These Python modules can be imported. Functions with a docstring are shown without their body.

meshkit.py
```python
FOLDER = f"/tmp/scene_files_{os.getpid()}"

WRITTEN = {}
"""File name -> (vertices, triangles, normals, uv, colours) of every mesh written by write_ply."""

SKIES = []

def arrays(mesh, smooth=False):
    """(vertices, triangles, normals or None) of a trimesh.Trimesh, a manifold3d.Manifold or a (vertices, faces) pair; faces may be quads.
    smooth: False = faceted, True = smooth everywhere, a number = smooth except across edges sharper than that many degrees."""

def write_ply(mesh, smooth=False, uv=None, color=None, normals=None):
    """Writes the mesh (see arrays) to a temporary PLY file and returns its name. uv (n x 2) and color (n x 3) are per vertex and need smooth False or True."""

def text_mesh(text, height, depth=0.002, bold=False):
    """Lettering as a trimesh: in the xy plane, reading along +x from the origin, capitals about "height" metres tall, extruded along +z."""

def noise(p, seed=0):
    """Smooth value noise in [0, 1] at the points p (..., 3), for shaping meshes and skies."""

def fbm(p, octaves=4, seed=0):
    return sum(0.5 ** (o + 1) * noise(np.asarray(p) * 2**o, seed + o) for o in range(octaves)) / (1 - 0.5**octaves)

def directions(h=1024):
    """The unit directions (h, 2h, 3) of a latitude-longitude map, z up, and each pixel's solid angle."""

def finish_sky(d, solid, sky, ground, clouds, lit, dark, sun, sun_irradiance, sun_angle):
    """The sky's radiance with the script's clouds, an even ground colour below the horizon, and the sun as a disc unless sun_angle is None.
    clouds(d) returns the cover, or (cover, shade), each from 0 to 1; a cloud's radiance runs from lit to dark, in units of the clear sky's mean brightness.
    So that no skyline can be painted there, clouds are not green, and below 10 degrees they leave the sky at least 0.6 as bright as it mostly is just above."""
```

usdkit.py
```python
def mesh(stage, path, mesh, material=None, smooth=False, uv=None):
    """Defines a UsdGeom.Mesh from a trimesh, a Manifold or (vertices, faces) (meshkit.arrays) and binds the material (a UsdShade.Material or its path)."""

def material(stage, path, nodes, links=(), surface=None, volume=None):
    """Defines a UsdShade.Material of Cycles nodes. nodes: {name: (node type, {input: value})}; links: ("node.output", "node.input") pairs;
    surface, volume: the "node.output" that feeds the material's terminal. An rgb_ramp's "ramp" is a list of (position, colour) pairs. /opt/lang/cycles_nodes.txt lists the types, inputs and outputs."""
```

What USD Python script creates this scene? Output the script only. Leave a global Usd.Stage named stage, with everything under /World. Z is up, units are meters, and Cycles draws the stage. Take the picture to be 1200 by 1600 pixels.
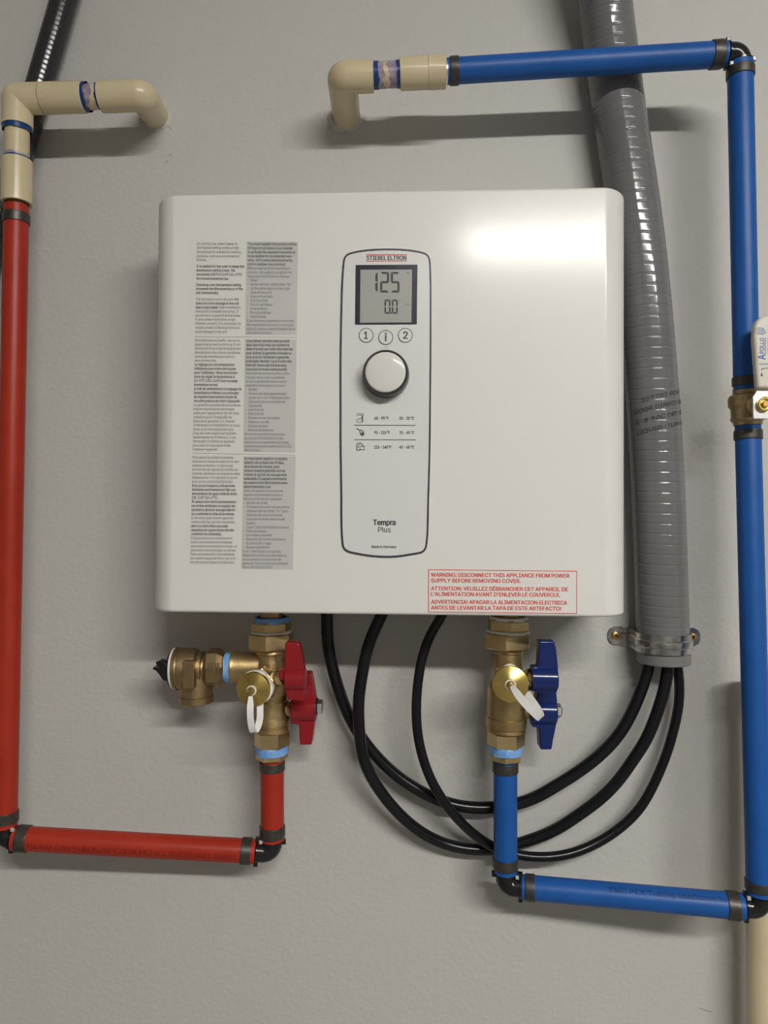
import math
import random
import numpy as np
import trimesh
import meshkit
import usdkit
from pxr import Usd, UsdGeom, UsdLux, UsdShade, Gf, Sdf, Vt
from shapely.geometry import Polygon, LineString, Point, box as sbox
from shapely.ops import unary_union
from scipy.interpolate import CubicSpline

random.seed(7)
rng = np.random.default_rng(7)
stage = Usd.Stage.CreateInMemory()
UsdGeom.SetStageUpAxis(stage, 'Z')
UsdGeom.SetStageMetersPerUnit(stage, 1.0)
world = UsdGeom.Xform.Define(stage, '/World')
stage.SetDefaultPrim(world.GetPrim())
UsdGeom.Scope.Define(stage, '/World/Looks')

# ------------------------------------------------------------------ camera, light, exposure
FPX, EYE_DIST, EYE_Z, YAW = 1150.0, 0.745, 1.65, math.radians(1.3)
CAM = np.array([0, -EYE_DIST, EYE_Z])
FWD = np.array([-math.sin(YAW), math.cos(YAW), 0])
RIGHT = np.array([math.cos(YAW), math.sin(YAW), 0])
UP = np.array([0, 0, 1.0])
cam = UsdGeom.Camera.Define(stage, '/World/camera')
cam.CreateHorizontalApertureAttr(36.0)
cam.CreateVerticalApertureAttr(48.0)
cam.CreateFocalLengthAttr(36.0 * FPX / 1200)
cam.CreateClippingRangeAttr(Gf.Vec2f(0.02, 50))
cam.CreateExposureAttr(1.70)
cam.AddTranslateOp().Set(Gf.Vec3d(*CAM))
cam.AddRotateXYZOp().Set(Gf.Vec3f(90, 0, math.degrees(YAW)))

LAMP_X, LAMP_Y, LAMP_LEN, LAMP_WID, LAMP_POWER = 0.76, -1.75, 1.30, 0.085, 46.0   # the fluorescent fitting on the ceiling
CEIL_Z = 2.56

# ------------------------------------------------------------------ naming helpers
used = {}


def numbered(parent, name):
    k = (parent, name)
    n = used.get(k, -1) + 1
    used[k] = n
    return f'{parent}/{name}' if n == 0 else f'{parent}/{name}_{n:03d}'


class Thing:
    """A top-level Xform at BASE; parts are given in world coordinates, or in its own frame when matrix is set."""

    def __init__(self, name, label, cat, base=(0, 0, 0), group=None, kind=None, matrix=None):
        self.path = numbered('/World', name)
        self.base = np.asarray(base, float)
        x = UsdGeom.Xform.Define(stage, self.path)
        self.own = matrix is not None
        if self.own:
            x.AddTransformOp().Set(Gf.Matrix4d(*np.asarray(matrix).T.ravel().tolist()))
        else:
            x.AddTranslateOp().Set(Gf.Vec3d(*self.base))
        p = x.GetPrim()
        p.SetCustomDataByKey('label', label)
        if cat:
            p.SetCustomDataByKey('category', cat)
        if group:
            p.SetCustomDataByKey('group', group)
        if kind:
            p.SetCustomDataByKey('kind', kind)

    def part(self, name, mesh, mat, under=None, smooth=35, label=None, kind=None):
        v, f = mesh_vf(mesh)
        if not self.own:
            v = v - self.base
        path = numbered(under or self.path, name)
        g = usdkit.mesh(stage, path, trimesh.Trimesh(v, f, process=False), mat, smooth=smooth)
        if label:
            g.GetPrim().SetCustomDataByKey('label', label)
        if kind:
            g.GetPrim().SetCustomDataByKey('kind', kind)
        return path


def mesh_vf(mesh):
    if isinstance(mesh, (list,)):
        mesh = trimesh.util.concatenate(mesh)
    return np.array(mesh.vertices, float), np.array(mesh.faces, int)


# ------------------------------------------------------------------ materials
def plain(name, color, rough=0.5, metal=0.0, spec=0.5, coat=0.0, bump=None, mottle=None, extra=None):
    """principled; bump=(scale, distance), mottle=(scale, second colour, lo, hi)"""
    nodes = {'p': ('principled_bsdf', dict(base_color=color, roughness=rough, metallic=metal, specular_ior_level=spec, **({'coat_weight': coat, 'coat_roughness': 0.15} if coat else {}), **(extra or {})))}
    links = []
    if bump or mottle:
        nodes['g'] = ('texture_coordinate', {})
    if mottle:
        nodes['mn'] = ('noise_texture', dict(scale=mottle[0], detail=4, roughness=0.6))
        nodes['mr'] = ('rgb_ramp', {'ramp': [(mottle[2], color), (mottle[3], mottle[1])]})
        links += [('g.object', 'mn.vector'), ('mn.fac', 'mr.fac'), ('mr.color', 'p.base_color')]
    if bump:
        nodes['bn'] = ('noise_texture', dict(scale=bump[0], detail=3, roughness=0.55))
        nodes['b'] = ('bump', dict(strength=bump[2] if len(bump) > 2 else 0.5, distance=bump[1]))
        links += [('g.object', 'bn.vector'), ('bn.fac', 'b.height'), ('b.normal', 'p.normal')]
    return usdkit.material(stage, '/World/Looks/' + name, nodes, links, surface='p.BSDF')


M = dict(
    wall=plain('wall_paint', (0.525, 0.518, 0.492), 0.55, bump=(170, 0.0012, 0.42), mottle=(3.0, (0.54, 0.53, 0.502), 0.35, 0.65)),
    lamp=usdkit.material(stage, '/World/Looks/lamp_glow', {'e': ('emission', dict(color=(1.0, 0.98, 0.93), strength=LAMP_POWER))}, [], surface='e.emission'),
    room=plain('room_paint', (0.50, 0.48, 0.45), 0.7),
    ceiling=plain('ceiling_paint', (0.62, 0.61, 0.58), 0.8),
    floor=plain('floor_concrete', (0.26, 0.25, 0.24), 0.6, mottle=(5, (0.32, 0.31, 0.30), 0.35, 0.7)),
    housing=plain('lamp_housing', (0.8, 0.8, 0.78), 0.4),
    enamel=plain('white_enamel', (0.75, 0.742, 0.712), 0.42, spec=0.28, coat=0.42, bump=(70, 0.0004, 0.06)),
    film=plain('label_film', (0.735, 0.722, 0.69), 0.42),
    panel=plain('panel_white', (0.71, 0.71, 0.70), 0.32),
    graybox=plain('label_grey', (0.56, 0.553, 0.535), 0.45),
    ink=plain('black_ink', (0.045, 0.043, 0.045), 0.5),
    labelink=plain('label_ink', (0.085, 0.083, 0.082), 0.5),
    faint=plain('faint_print', (0.55, 0.55, 0.54), 0.4),
    greyink=plain('grey_ink', (0.085, 0.085, 0.083), 0.5),
    paleink=plain('pale_grey_ink', (0.30, 0.29, 0.28), 0.5),
    outline=plain('outline_ink', (0.045, 0.045, 0.058), 0.35),
    redink=plain('red_ink', (0.62, 0.085, 0.06), 0.5),
    paper=plain('warning_paper', (0.76, 0.74, 0.71), 0.38),
    bezel=plain('display_bezel', (0.035, 0.035, 0.05), 0.2),
    lcd=plain('display_glass', (0.40, 0.40, 0.375), 0.22),
    lcdink=plain('display_segment', (0.025, 0.025, 0.025), 0.4),
    knobring=plain('knob_ring', (0.022, 0.022, 0.025), 0.3),
    knobcap=plain('knob_cap', (0.74, 0.72, 0.68), 0.07, spec=0.6),
    shell=plain('back_shell', (0.55, 0.54, 0.52), 0.4),
    red=plain('red_pex', (0.355, 0.026, 0.012), 0.38, spec=.3, mottle=(25, (0.40, 0.034, 0.015), 0.35, 0.65)),
    blue=plain('blue_pex', (0.008, 0.086, 0.335), 0.42, spec=.38, mottle=(25, (0.010, 0.097, 0.37), 0.35, 0.65)),
    redprint=plain('red_pipe_print', (0.16, 0.008, 0.006), 0.5),
    blueprint=plain('blue_pipe_print', (0.004, 0.022, 0.10), 0.5),
    crimp=plain('crimp_ring', (0.065, 0.060, 0.054), 0.42, metal=0.6, mottle=(140, (0.10, 0.093, 0.084), 0.4, 0.7)),
    black=plain('black_polymer', (0.012, 0.012, 0.013), 0.18),
    nub=plain('nub_highlight', (0.5, 0.49, 0.47), 0.3),  # pale colour paints the glint in the bend of the black elbows
    cpvc=plain('cream_cpvc', (0.62, 0.525, 0.335), 0.27, mottle=(30, (0.66, 0.56, 0.365), 0.4, 0.65)),
    glue=plain('blue_cement', (0.006, 0.05, 0.19), 0.25),
    primer=plain('purple_primer', (0.27, 0.20, 0.30), 0.35, mottle=(120, (0.45, 0.38, 0.40), 0.4, 0.62)),
    amber=plain('amber_insert', (0.35, 0.17, 0.06), 0.15, metal=0.5),
    caulk=plain('caulk', (0.53, 0.515, 0.485), 0.6, bump=(260, 0.002, 0.7)),
    scuff=plain('scuff', (0.22, 0.21, 0.195), 0.8),
    brass=plain('cast_brass', (0.60, 0.455, 0.225), 0.43, metal=1.0, bump=(420, 0.0005, 0.35), mottle=(60, (0.46, 0.34, 0.16), 0.35, 0.7)),
    brassnut=plain('machined_brass', (0.72, 0.57, 0.30), 0.40, metal=1.0, mottle=(45, (0.60, 0.46, 0.23), 0.35, 0.7)),
    cap=plain('turned_brass', (0.80, 0.60, 0.19), 0.26, metal=1.0),
    bronze=plain('dull_bronze', (0.46, 0.335, 0.185), 0.43, metal=1.0, bump=(420, 0.0005, 0.35), mottle=(60, (0.37, 0.265, 0.14), 0.35, 0.7)),
    ptfe=plain('white_tape', (0.82, 0.79, 0.75), 0.5, bump=(300, 0.001, 0.5)),
    bluetape=plain('blue_tape', (0.13, 0.36, 0.78), 0.4, bump=(260, 0.001, 0.5), mottle=(110, (0.35, 0.52, 0.80), 0.45, 0.68)),
    strap=plain('white_plastic', (0.74, 0.72, 0.70), 0.4),
    redhandle=plain('red_enamel', (0.27, 0.010, 0.016), 0.22),
    bluehandle=plain('blue_enamel', (0.006, 0.020, 0.125), 0.18),
    steel=plain('bright_steel', (0.75, 0.74, 0.72), 0.32, metal=1.0),
    zinc=plain('zinc_strap', (0.66, 0.66, 0.66), 0.24, metal=1.0, mottle=(70, (0.42, 0.42, 0.42), 0.4, 0.6)),
    screw=plain('brass_screw', (0.66, 0.42, 0.12), 0.32, metal=1.0),
    screwdark=plain('screw_recess', (0.06, 0.035, 0.012), 0.5),
    conduit=plain('grey_conduit', (0.150, 0.149, 0.150), 0.12, mottle=(14, (0.170, 0.169, 0.172), 0.35, 0.65)),
    conduitend=plain('grey_conduit_end', (0.19, 0.185, 0.18), 0.4),
    conduitprint=plain('conduit_print', (0.055, 0.054, 0.055), 0.6, spec=.2),
    darkconduit=plain('dark_conduit', (0.030, 0.028, 0.030), 0.18),
    cable=plain('black_cable', (0.007, 0.007, 0.009), 0.22, spec=.4),
    sleeve=plain('cream_sleeve', (0.66, 0.62, 0.54), 0.35),
    blueink=plain('blue_ink', (0.030, 0.13, 0.40), 0.5),
    palebluink=plain('pale_blue_ink', (0.30, 0.40, 0.52), 0.5),
)


# ------------------------------------------------------------------ geometry helpers
def ray(px, py):
    return FWD + RIGHT * ((px - 600) / FPX) + UP * ((800 - py) / FPX)


def P(px, py, d):
    """point on the line of sight of a pixel at d millimetres in front of the wall (the wall is the plane y = 0)"""
    r = ray(px, py)
    t = (-d * .001 - CAM[1]) / r[1]
    return CAM + r * t


def depth(p):
    return float((p - CAM) @ FWD)


def outward(m):
    if m.volume < 0:
        m.invert()
    return m


def rings_mesh(rings, closed_ends=True):
    """rings: (n, k, 3)"""
    rings = np.asarray(rings)
    n, k, _ = rings.shape
    v = rings.reshape(-1, 3)
    i, j = np.meshgrid(np.arange(n - 1), np.arange(k), indexing='ij')
    a, b = i * k + j, i * k + (j + 1) % k
    c, d = a + k, b + k
    f = np.concatenate([np.stack([a, b, d], -1).reshape(-1, 3), np.stack([a, d, c], -1).reshape(-1, 3)])
    if closed_ends:
        v = np.vstack([v, rings[0].mean(0), rings[-1].mean(0)])
        s, e, j = n * k, n * k + 1, np.arange(k)
        f = np.vstack([f, np.stack([np.full(k, s), (j + 1) % k, j], -1), np.stack([np.full(k, e), (n - 1) * k + j, (n - 1) * k + (j + 1) % k], -1)])
    return outward(trimesh.Trimesh(v, f, process=False))


def frame_of(axis, hint=(0, -1, 0)):
    a = np.asarray(axis, float) / np.linalg.norm(axis)
    h = np.asarray(hint, float)
    if abs(h @ a) > 0.95:
        h = np.array([1.0, 0, 0])
    u = h - a * (h @ a)
    u /= np.linalg.norm(u)
    return a, u, np.cross(a, u)


def lathe(A, axis, prof, seg=48, phase=0.0, hint=(0, -1, 0)):
    """prof: (t, r) along the axis from A"""
    a, u, w = frame_of(axis, hint)
    th = np.arange(seg) / seg * 2 * math.pi + phase
    circ = np.cos(th)[:, None] * u + np.sin(th)[:, None] * w
    return rings_mesh([np.asarray(A) + a * t + circ * max(r, 1e-5) for t, r in prof])


def plathe(p0, p1, prof, seg=48, phase=0.0, scale=None, hint=(0, -1, 0)):
    """lathe between two pixel points (px, py, d); prof holds (pixel coordinate along the dominant axis, radius in pixels)"""
    A, B = P(*p0), P(*p1)
    k = 0 if abs(p1[0] - p0[0]) > abs(p1[1] - p0[1]) else 1
    L = np.linalg.norm(B - A)
    s = scale or (depth(A) + depth(B)) / 2 / FPX
    return lathe(A, B - A, [((c - p0[k]) / (p1[k] - p0[k]) * L, r * s) for c, r in prof], seg, phase, hint)


def hexa(c0, c1, R, ch=0.10):
    """profile of a chamfered nut between pixel coordinates"""
    s = 1 if c1 > c0 else -1
    c = R * ch
    return [(c0, R * 0.9), (c0 + s * c, R), (c1 - s * c, R), (c1, R * 0.9)]


def sweep(pts, r, seg=28, caps=True, twist=None):
    pts = np.asarray(pts, float)
    n = len(pts)
    r = np.broadcast_to(np.asarray(r, float), (n,))
    T = np.gradient(pts, axis=0)
    T /= np.linalg.norm(T, axis=1, keepdims=True)
    a, u, w = frame_of(T[0])
    th = np.arange(seg) / seg * 2 * math.pi
    rings = []
    for i in range(n):
        u = u - T[i] * (u @ T[i])
        u /= np.linalg.norm(u)
        w = np.cross(T[i], u)
        rings.append(pts[i] + r[i] * (np.cos(th)[:, None] * u + np.sin(th)[:, None] * w))
    return rings_mesh(rings, caps)


def spline(points, n):
    points = np.asarray(points, float)
    t = np.concatenate([[0], np.cumsum(np.linalg.norm(np.diff(points, axis=0), axis=1))])
    return CubicSpline(t, points)(np.linspace(0, t[-1], n))


def bend(A, C, B, rad, n=14):
    """path A - C - B with the corner rounded"""
    A, B, C = map(np.asarray, (A, B, C))
    ca, cb = (A - C) / np.linalg.norm(A - C), (B - C) / np.linalg.norm(B - C)
    half = math.acos(np.clip(ca @ cb, -1, 1)) / 2
    k = rad / math.tan(half)
    p, q = C + ca * k, C + cb * k
    ctr = C + (ca + cb) / np.linalg.norm(ca + cb) * rad / math.sin(half)
    out = [A] if np.linalg.norm(A - p) > 1e-4 else []
    e1, e2 = p - ctr, q - ctr
    om = math.acos(np.clip(e1 @ e2 / rad / rad, -1, 1))
    for s in np.linspace(0, 1, n):
        out.append(ctr + (math.sin((1 - s) * om) * e1 + math.sin(s * om) * e2) / math.sin(om))
    if np.linalg.norm(B - q) > 1e-4:
        out.append(B)
    return np.array(out)


def ribbon(path, width_dir, width, thick):
    """flat strip along a path; width_dir one vector or one per point"""
    path = np.asarray(path)
    T = np.gradient(path, axis=0)
    T /= np.linalg.norm(T, axis=1, keepdims=True)
    W = np.broadcast_to(np.asarray(width_dir, float), path.shape)
    W = W - T * (W * T).sum(1, keepdims=True)
    W /= np.linalg.norm(W, axis=1, keepdims=True)
    N = np.cross(T, W)
    wd = np.broadcast_to(np.asarray(width, float), (len(path),))[:, None]
    h, b = thick / 2, 0.3 * thick
    pr = [(-.5, -.6), (-.47, -1), (.47, -1), (.5, -.6), (.5, .6), (.47, 1), (-.47, 1), (-.5, .6)]
    rings = np.stack([path + W * wd * x + N * h * y for x, y in pr], 1)
    return rings_mesh(rings)


def inset(poly, k):
    p = np.asarray(poly, float)
    if abs(k) < 1e-9:
        return p
    e = np.roll(p, -1, 0) - p
    e /= np.maximum(np.linalg.norm(e, axis=1, keepdims=True), 1e-12)
    n = np.stack([-e[:, 1], e[:, 0]], 1)          # inward for counter-clockwise
    m = np.roll(n, 1, 0)
    return p + k * (n + m) / np.maximum(1 + (n * m).sum(1, keepdims=True), 0.3)


def prism(poly, layers, to3):
    """poly: counter-clockwise (n, 2); layers: (height, inset); to3 maps (n, 2), h to points"""
    p = np.asarray(poly, float)
    if Polygon(p).exterior.is_ccw is False:
        p = p[::-1]
    rings = [to3(inset(p, k), h) for h, k in layers]
    k = len(p)
    m = rings_mesh(rings, closed_ends=False)
    v, f = np.array(m.vertices), np.array(m.faces)
    tris = []
    for which, (h, q) in ((0, layers[0]), (len(layers) - 1, layers[-1])):
        v2, f2 = trimesh.creation.triangulate_polygon(Polygon(inset(p, q)), engine='earcut')
        P2 = inset(p, q)
        idx = np.argmin(((np.asarray(v2)[:, None, :2] - P2[None]) ** 2).sum(-1), 1)
        t = idx[np.asarray(f2)] + which * k
        tris.append(t)
    # orientation of caps follows the sides
    a = trimesh.Trimesh(v, np.vstack([f] + tris), process=False)
    trimesh.repair.fix_normals(a, multibody=False)
    outward(a)
    v, fa, nf = np.array(a.vertices), np.array(a.faces), len(f)
    caps = fa[nf:]                                       # the end faces get vertices of their own, so that they shade flat
    return trimesh.Trimesh(np.vstack([v, v[caps.ravel()]]), np.vstack([fa[:nf], np.arange(caps.size).reshape(-1, 3) + len(v)]), process=False)


def soft(poly, r, q=4):
    """rounds the convex and concave corners of a polygon"""
    g = Polygon(poly).buffer(-r, quad_segs=q).buffer(2 * r, quad_segs=q).buffer(-r, quad_segs=q)
    return np.array(g.exterior.coords)[:-1]


def bev(h0, h1, b, n=3):
    a = np.linspace(0, math.pi / 2, n + 1)
    s = 1 if h1 > h0 else -1
    out = []
    for t in a:                                        # from the end face outwards
        out.append((h0 + s * b * (1 - math.cos(t)), b * (1 - math.sin(t))))
    for t in a[::-1]:
        out.append((h1 - s * b * (1 - math.cos(t)), b * (1 - math.sin(t))))
    return out


def px_prism(poly_px, d, thick, b=0.0012, r_px=2.0, n=3):
    """a plate whose outline is given in pixels at the plane d, with thickness along the wall normal and rounded edges"""
    pts = soft(np.asarray(poly_px, float), r_px)
    W = np.array([P(x, y, d) for x, y in pts])
    d = d * .001
    b = min(b, r_px * .00054)
    return prism(W[:, [0, 2]], bev(-d - thick / 2, -d + thick / 2, b, n), lambda q, h: np.column_stack([q[:, 0], np.full(len(q), h), q[:, 1]]))


def bar(center, ex, ey, ez, size, b=0.0005):
    """bevelled box with axes"""
    sx, sy, sz = np.asarray(size) / 2
    poly = np.array([(-sx, -sy), (sx, -sy), (sx, sy), (-sx, sy)])
    c, ex, ey, ez = map(np.asarray, (center, ex, ey, ez))
    return prism(poly, [(-sz, b), (-sz + b, 0), (sz - b, 0), (sz, b)], lambda q, h: c + q[:, :1] * ex + q[:, 1:] * ey + h * ez)


GLYPHS = {}


def glyph(c, bold):
    """(vertices, faces, advance) of one letter at cap height 1, drawn between two bars to find where it stands"""
    if (c, bold) not in GLYPHS:
        if ('', bold) not in GLYPHS:
            GLYPHS['', bold] = (np.ptp(meshkit.text_mesh('|  |', 1.0, 1.0, bold).vertices[:, 0]), meshkit.text_mesh('|', 1.0, 1.0, bold).vertices[:, 0].max())
        gap, bar_w = GLYPHS['', bold]
        m = meshkit.text_mesh(f'| {c} |', 1.0, 1.0, bold)
        v, f = np.array(m.vertices), np.array(m.faces)
        x = v[:, 0] - v[:, 0].min()
        keep = ((x > bar_w * 1.4) & (x < x.max() - bar_w * 1.4))[f].all(1)
        g = trimesh.Trimesh(np.column_stack([x - gap / 2, v[:, 1:]]), f[keep], process=False)
        g.remove_unreferenced_vertices()
        GLYPHS[c, bold] = (np.array(g.vertices), np.array(g.faces), x.max() - gap)
    return GLYPHS[c, bold]


def text2(text, height, width=None, depth_=0.0001, bold=False):
    """lettering scaled to a width"""
    vs, fs, x, n = [], [], 0.0, 0
    for c in text:
        if c == ' ':
            x += .33
            continue
        v, f, adv = glyph(c, bold)
        vs.append(v + [x, 0, 0])
        fs.append(f + n)
        n += len(v)
        x += adv
    v = np.vstack(vs)
    v[:, 0] -= v[:, 0].min()
    v = v * [(width / v[:, 0].max()) if width else height, height, depth_]
    return v, np.vstack(fs)


def wrap_pipe(text, A, B, t0, length, height, r, ang, lift=0.00012, bold=False, flip=False):
    """lettering along a straight pipe A-B of radius r, at angle ang below the side facing the room"""
    v, f = text2(text, height, length, 0.00008, bold)
    a = (B - A) / np.linalg.norm(B - A)
    a_, u, w = frame_of(a)                                # u faces the room
    if w[2] < 0:
        w = -w
    x, y = v[:, 0], v[:, 1] - height / 2
    if flip:
        x, y = length - x, -y
    th = y / r - ang
    rr = r + lift + v[:, 2]
    pts = A + a * (t0 + x)[:, None] + rr[:, None] * (np.cos(th)[:, None] * u + np.sin(th)[:, None] * w)
    return trimesh.Trimesh(pts, f, process=False)


# ------------------------------------------------------------------ the room
def room_box(name, label, lo, hi, mat):
    lo, hi = np.asarray(lo, float), np.asarray(hi, float)
    path = '/World/' + name
    g = usdkit.mesh(stage, path, trimesh.creation.box(extents=hi - lo, transform=trimesh.transformations.translation_matrix((lo + hi) / 2)), mat)
    g.GetPrim().SetCustomDataByKey('label', label)
    g.GetPrim().SetCustomDataByKey('kind', 'structure')
    return path


X0, X1, Y0 = -2.3, 2.7, -4.2
WALL = room_box('wall_back', 'warm grey painted plaster wall carrying the heater and pipes', (X0 - .1, 0, -.1), (X1 + .1, 0.12, CEIL_Z + .1), M['wall'])
room_box('wall_left', 'grey painted side wall left of the pipes', (X0 - .1, Y0, 0), (X0, 0, CEIL_Z), M['room'])
room_box('wall_right', 'grey painted side wall right of the pipes', (X1, Y0, 0), (X1 + .1, 0, CEIL_Z), M['room'])
room_box('wall_front', 'grey painted wall facing the heater', (X0, Y0 - .1, 0), (X1, Y0, CEIL_Z), M['room'])
room_box('floor', 'grey concrete floor of the utility room', (X0 - .1, Y0 - .1, -.1), (X1 + .1, 0, 0), M['floor'])
room_box('ceiling', 'pale ceiling of the utility room', (X0 - .1, Y0 - .1, CEIL_Z), (X1 + .1, 0, CEIL_Z + .1), M['ceiling'])

# ceiling fitting with the room's light
t = Thing('ceiling_light', 'slim white linear lamp fitting on the ceiling in front of the wall', 'ceiling light', (LAMP_X, LAMP_Y, CEIL_Z))
hb = np.array([(-LAMP_LEN / 2 - .03, -.075), (LAMP_LEN / 2 + .03, -.075), (LAMP_LEN / 2 + .03, .075), (-LAMP_LEN / 2 - .03, .075)])
t.part('housing', prism(hb, [(-.035, .004), (-.031, 0), (0, 0)], lambda q, h: np.column_stack([q[:, 0] + LAMP_X, q[:, 1] + LAMP_Y, np.full(len(q), CEIL_Z + h)])), M['housing'])
arcp = [(-LAMP_WID / 2, -.0352)] + [(-LAMP_WID / 2 * math.cos(q), -.036 - .021 * math.sin(q)) for q in np.linspace(.05, math.pi - .05, 14)] + [(LAMP_WID / 2, -.0352)]
t.part('diffuser', rings_mesh([np.column_stack([np.full(len(arcp), LAMP_X + k * LAMP_LEN / 2), LAMP_Y + np.array(arcp)[:, 0], CEIL_Z + np.array(arcp)[:, 1]]) for k in (-1, 1)]), M['lamp'], smooth=40, label='glowing curved diffuser')

# sealant where the two cream elbows enter the wall, and marks in the paint
wall_parent = WALL


def wall_part(name, mesh, mat, label=None):
    path = numbered(wall_parent, name)
    g = usdkit.mesh(stage, path, mesh, mat, smooth=40)
    if label:
        g.GetPrim().SetCustomDataByKey('label', label)


def blob_ring(cx, cy, r_in, r_out, h, seed):
    C0 = P(cx, cy, 0)
    th = np.linspace(0, 2 * math.pi, 40, endpoint=False)
    wob = 1 + 0.22 * (meshkit.noise(np.column_stack([np.cos(th) * 2 + 9, np.sin(th) * 2 + seed, np.zeros(40)]), seed) - .5) * 2
    rings = []
    for rr, hh in ((r_in, 0), (r_in, h), ((r_in * .6 + r_out * .4), h * .8), (r_out, 0.0002)):
        k = wob if rr == r_out else 1 + (wob - 1) * .3
        rings.append(C0 + np.column_stack([np.cos(th) * rr * k, np.full(40, -hh), np.sin(th) * rr * k]))
    return rings_mesh(rings, closed_ends=False)


wall_part('caulk', blob_ring(241, 180, .0138, .0175, .0025, 3), M['caulk'], 'rough sealant around the left cream elbow')
wall_part('caulk', blob_ring(541, 184, .0138, .0180, .0040, 5), M['caulk'], 'rough sealant around the top centre cream elbow')
for pts in ([(257, 186), (261, 193), (264, 197), (267, 204)], [(251, 192), (256, 190), (259, 190)], [(255, 154), (260, 159)], [(258, 255), (262, 251)], [(262, 174), (265, 173)],
            [(264, 244), (268, 240)], [(1093, 1575), (1104, 1579), (1112, 1581)]):
    wall_part('scuff', sweep(spline([P(x, y, 0.0001) for x, y in pts], 8) if len(pts) > 2 else [P(x, y, 0.0001) for x, y in pts], 0.00035, 6), M['scuff'])

# ------------------------------------------------------------------ the water heater
h_yaw, h_pitch, h_roll = -0.02886743, -0.01277981, 0.00384746
HO = np.array([-0.01300675, -0.117, EYE_Z + 0.09397944])
HW, HH = 0.20758, 0.18146
cy_, sy_, cp_, sp_, cr_, sr_ = math.cos(h_yaw), math.sin(h_yaw), math.cos(h_pitch), math.sin(h_pitch), math.cos(h_roll), math.sin(h_roll)
HM = np.array([[cy_, -sy_, 0], [sy_, cy_, 0], [0, 0, 1]]) @ np.array([[1, 0, 0], [0, cp_, -sp_], [0, sp_, cp_]]) @ np.array([[cr_, 0, sr_], [0, 1, 0], [-sr_, 0, cr_]])
mat4 = np.eye(4)
mat4[:3, :3], mat4[:3, 3] = HM, HO
heater = Thing('water_heater', 'white wall-mounted tankless electric water heater with rounded sides, display and knob', 'water heater', matrix=mat4)


def H(px, py, w=0.0):
    """heater coordinates (u across, v up) of a pixel on the plane w in front of the cover"""
    r = HM.T @ ray(px, py)
    c = HM.T @ (CAM - HO)
    s = (-w - c[1]) / r[1]
    q = c + r * s
    return np.array([q[0], q[2]])


def h3(q, w):
    q = np.asarray(q, float).reshape(-1, 2)
    return np.column_stack([q[:, 0], np.full(len(q), -w), q[:, 1]])


def hplate(poly_px, w0, w1, b=0.0, r_px=0.0):
    p = soft(poly_px, r_px) if r_px else np.asarray(poly_px, float)
    q = np.array([H(x, y, w0) for x, y in p])
    lay = [(w0, 0), (w1, 0)] if not b else [(w0, 0), (w1 - b, 0), (w1 - .3 * b, .3 * b), (w1, b)]
    return prism(q, lay, lambda a, h: h3(a, h))


def hshape(geom_px, w0, w1):
    """any shapely geometry in pixels printed on the heater"""
    out = []
    for g in getattr(geom_px, 'geoms', [geom_px]):
        if g.is_empty:
            continue
        m = trimesh.creation.extrude_polygon(g, 1.0, engine='earcut')
        v = np.array(m.vertices)
        q = np.array([H(x, y, w0) for x, y in v[:, :2]])
        v = np.column_stack([q[:, 0], -np.where(v[:, 2] > .5, w1, w0), q[:, 1]])
        out.append(outward(trimesh.Trimesh(v, m.faces, process=False)))
    return trimesh.util.concatenate(out)


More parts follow.
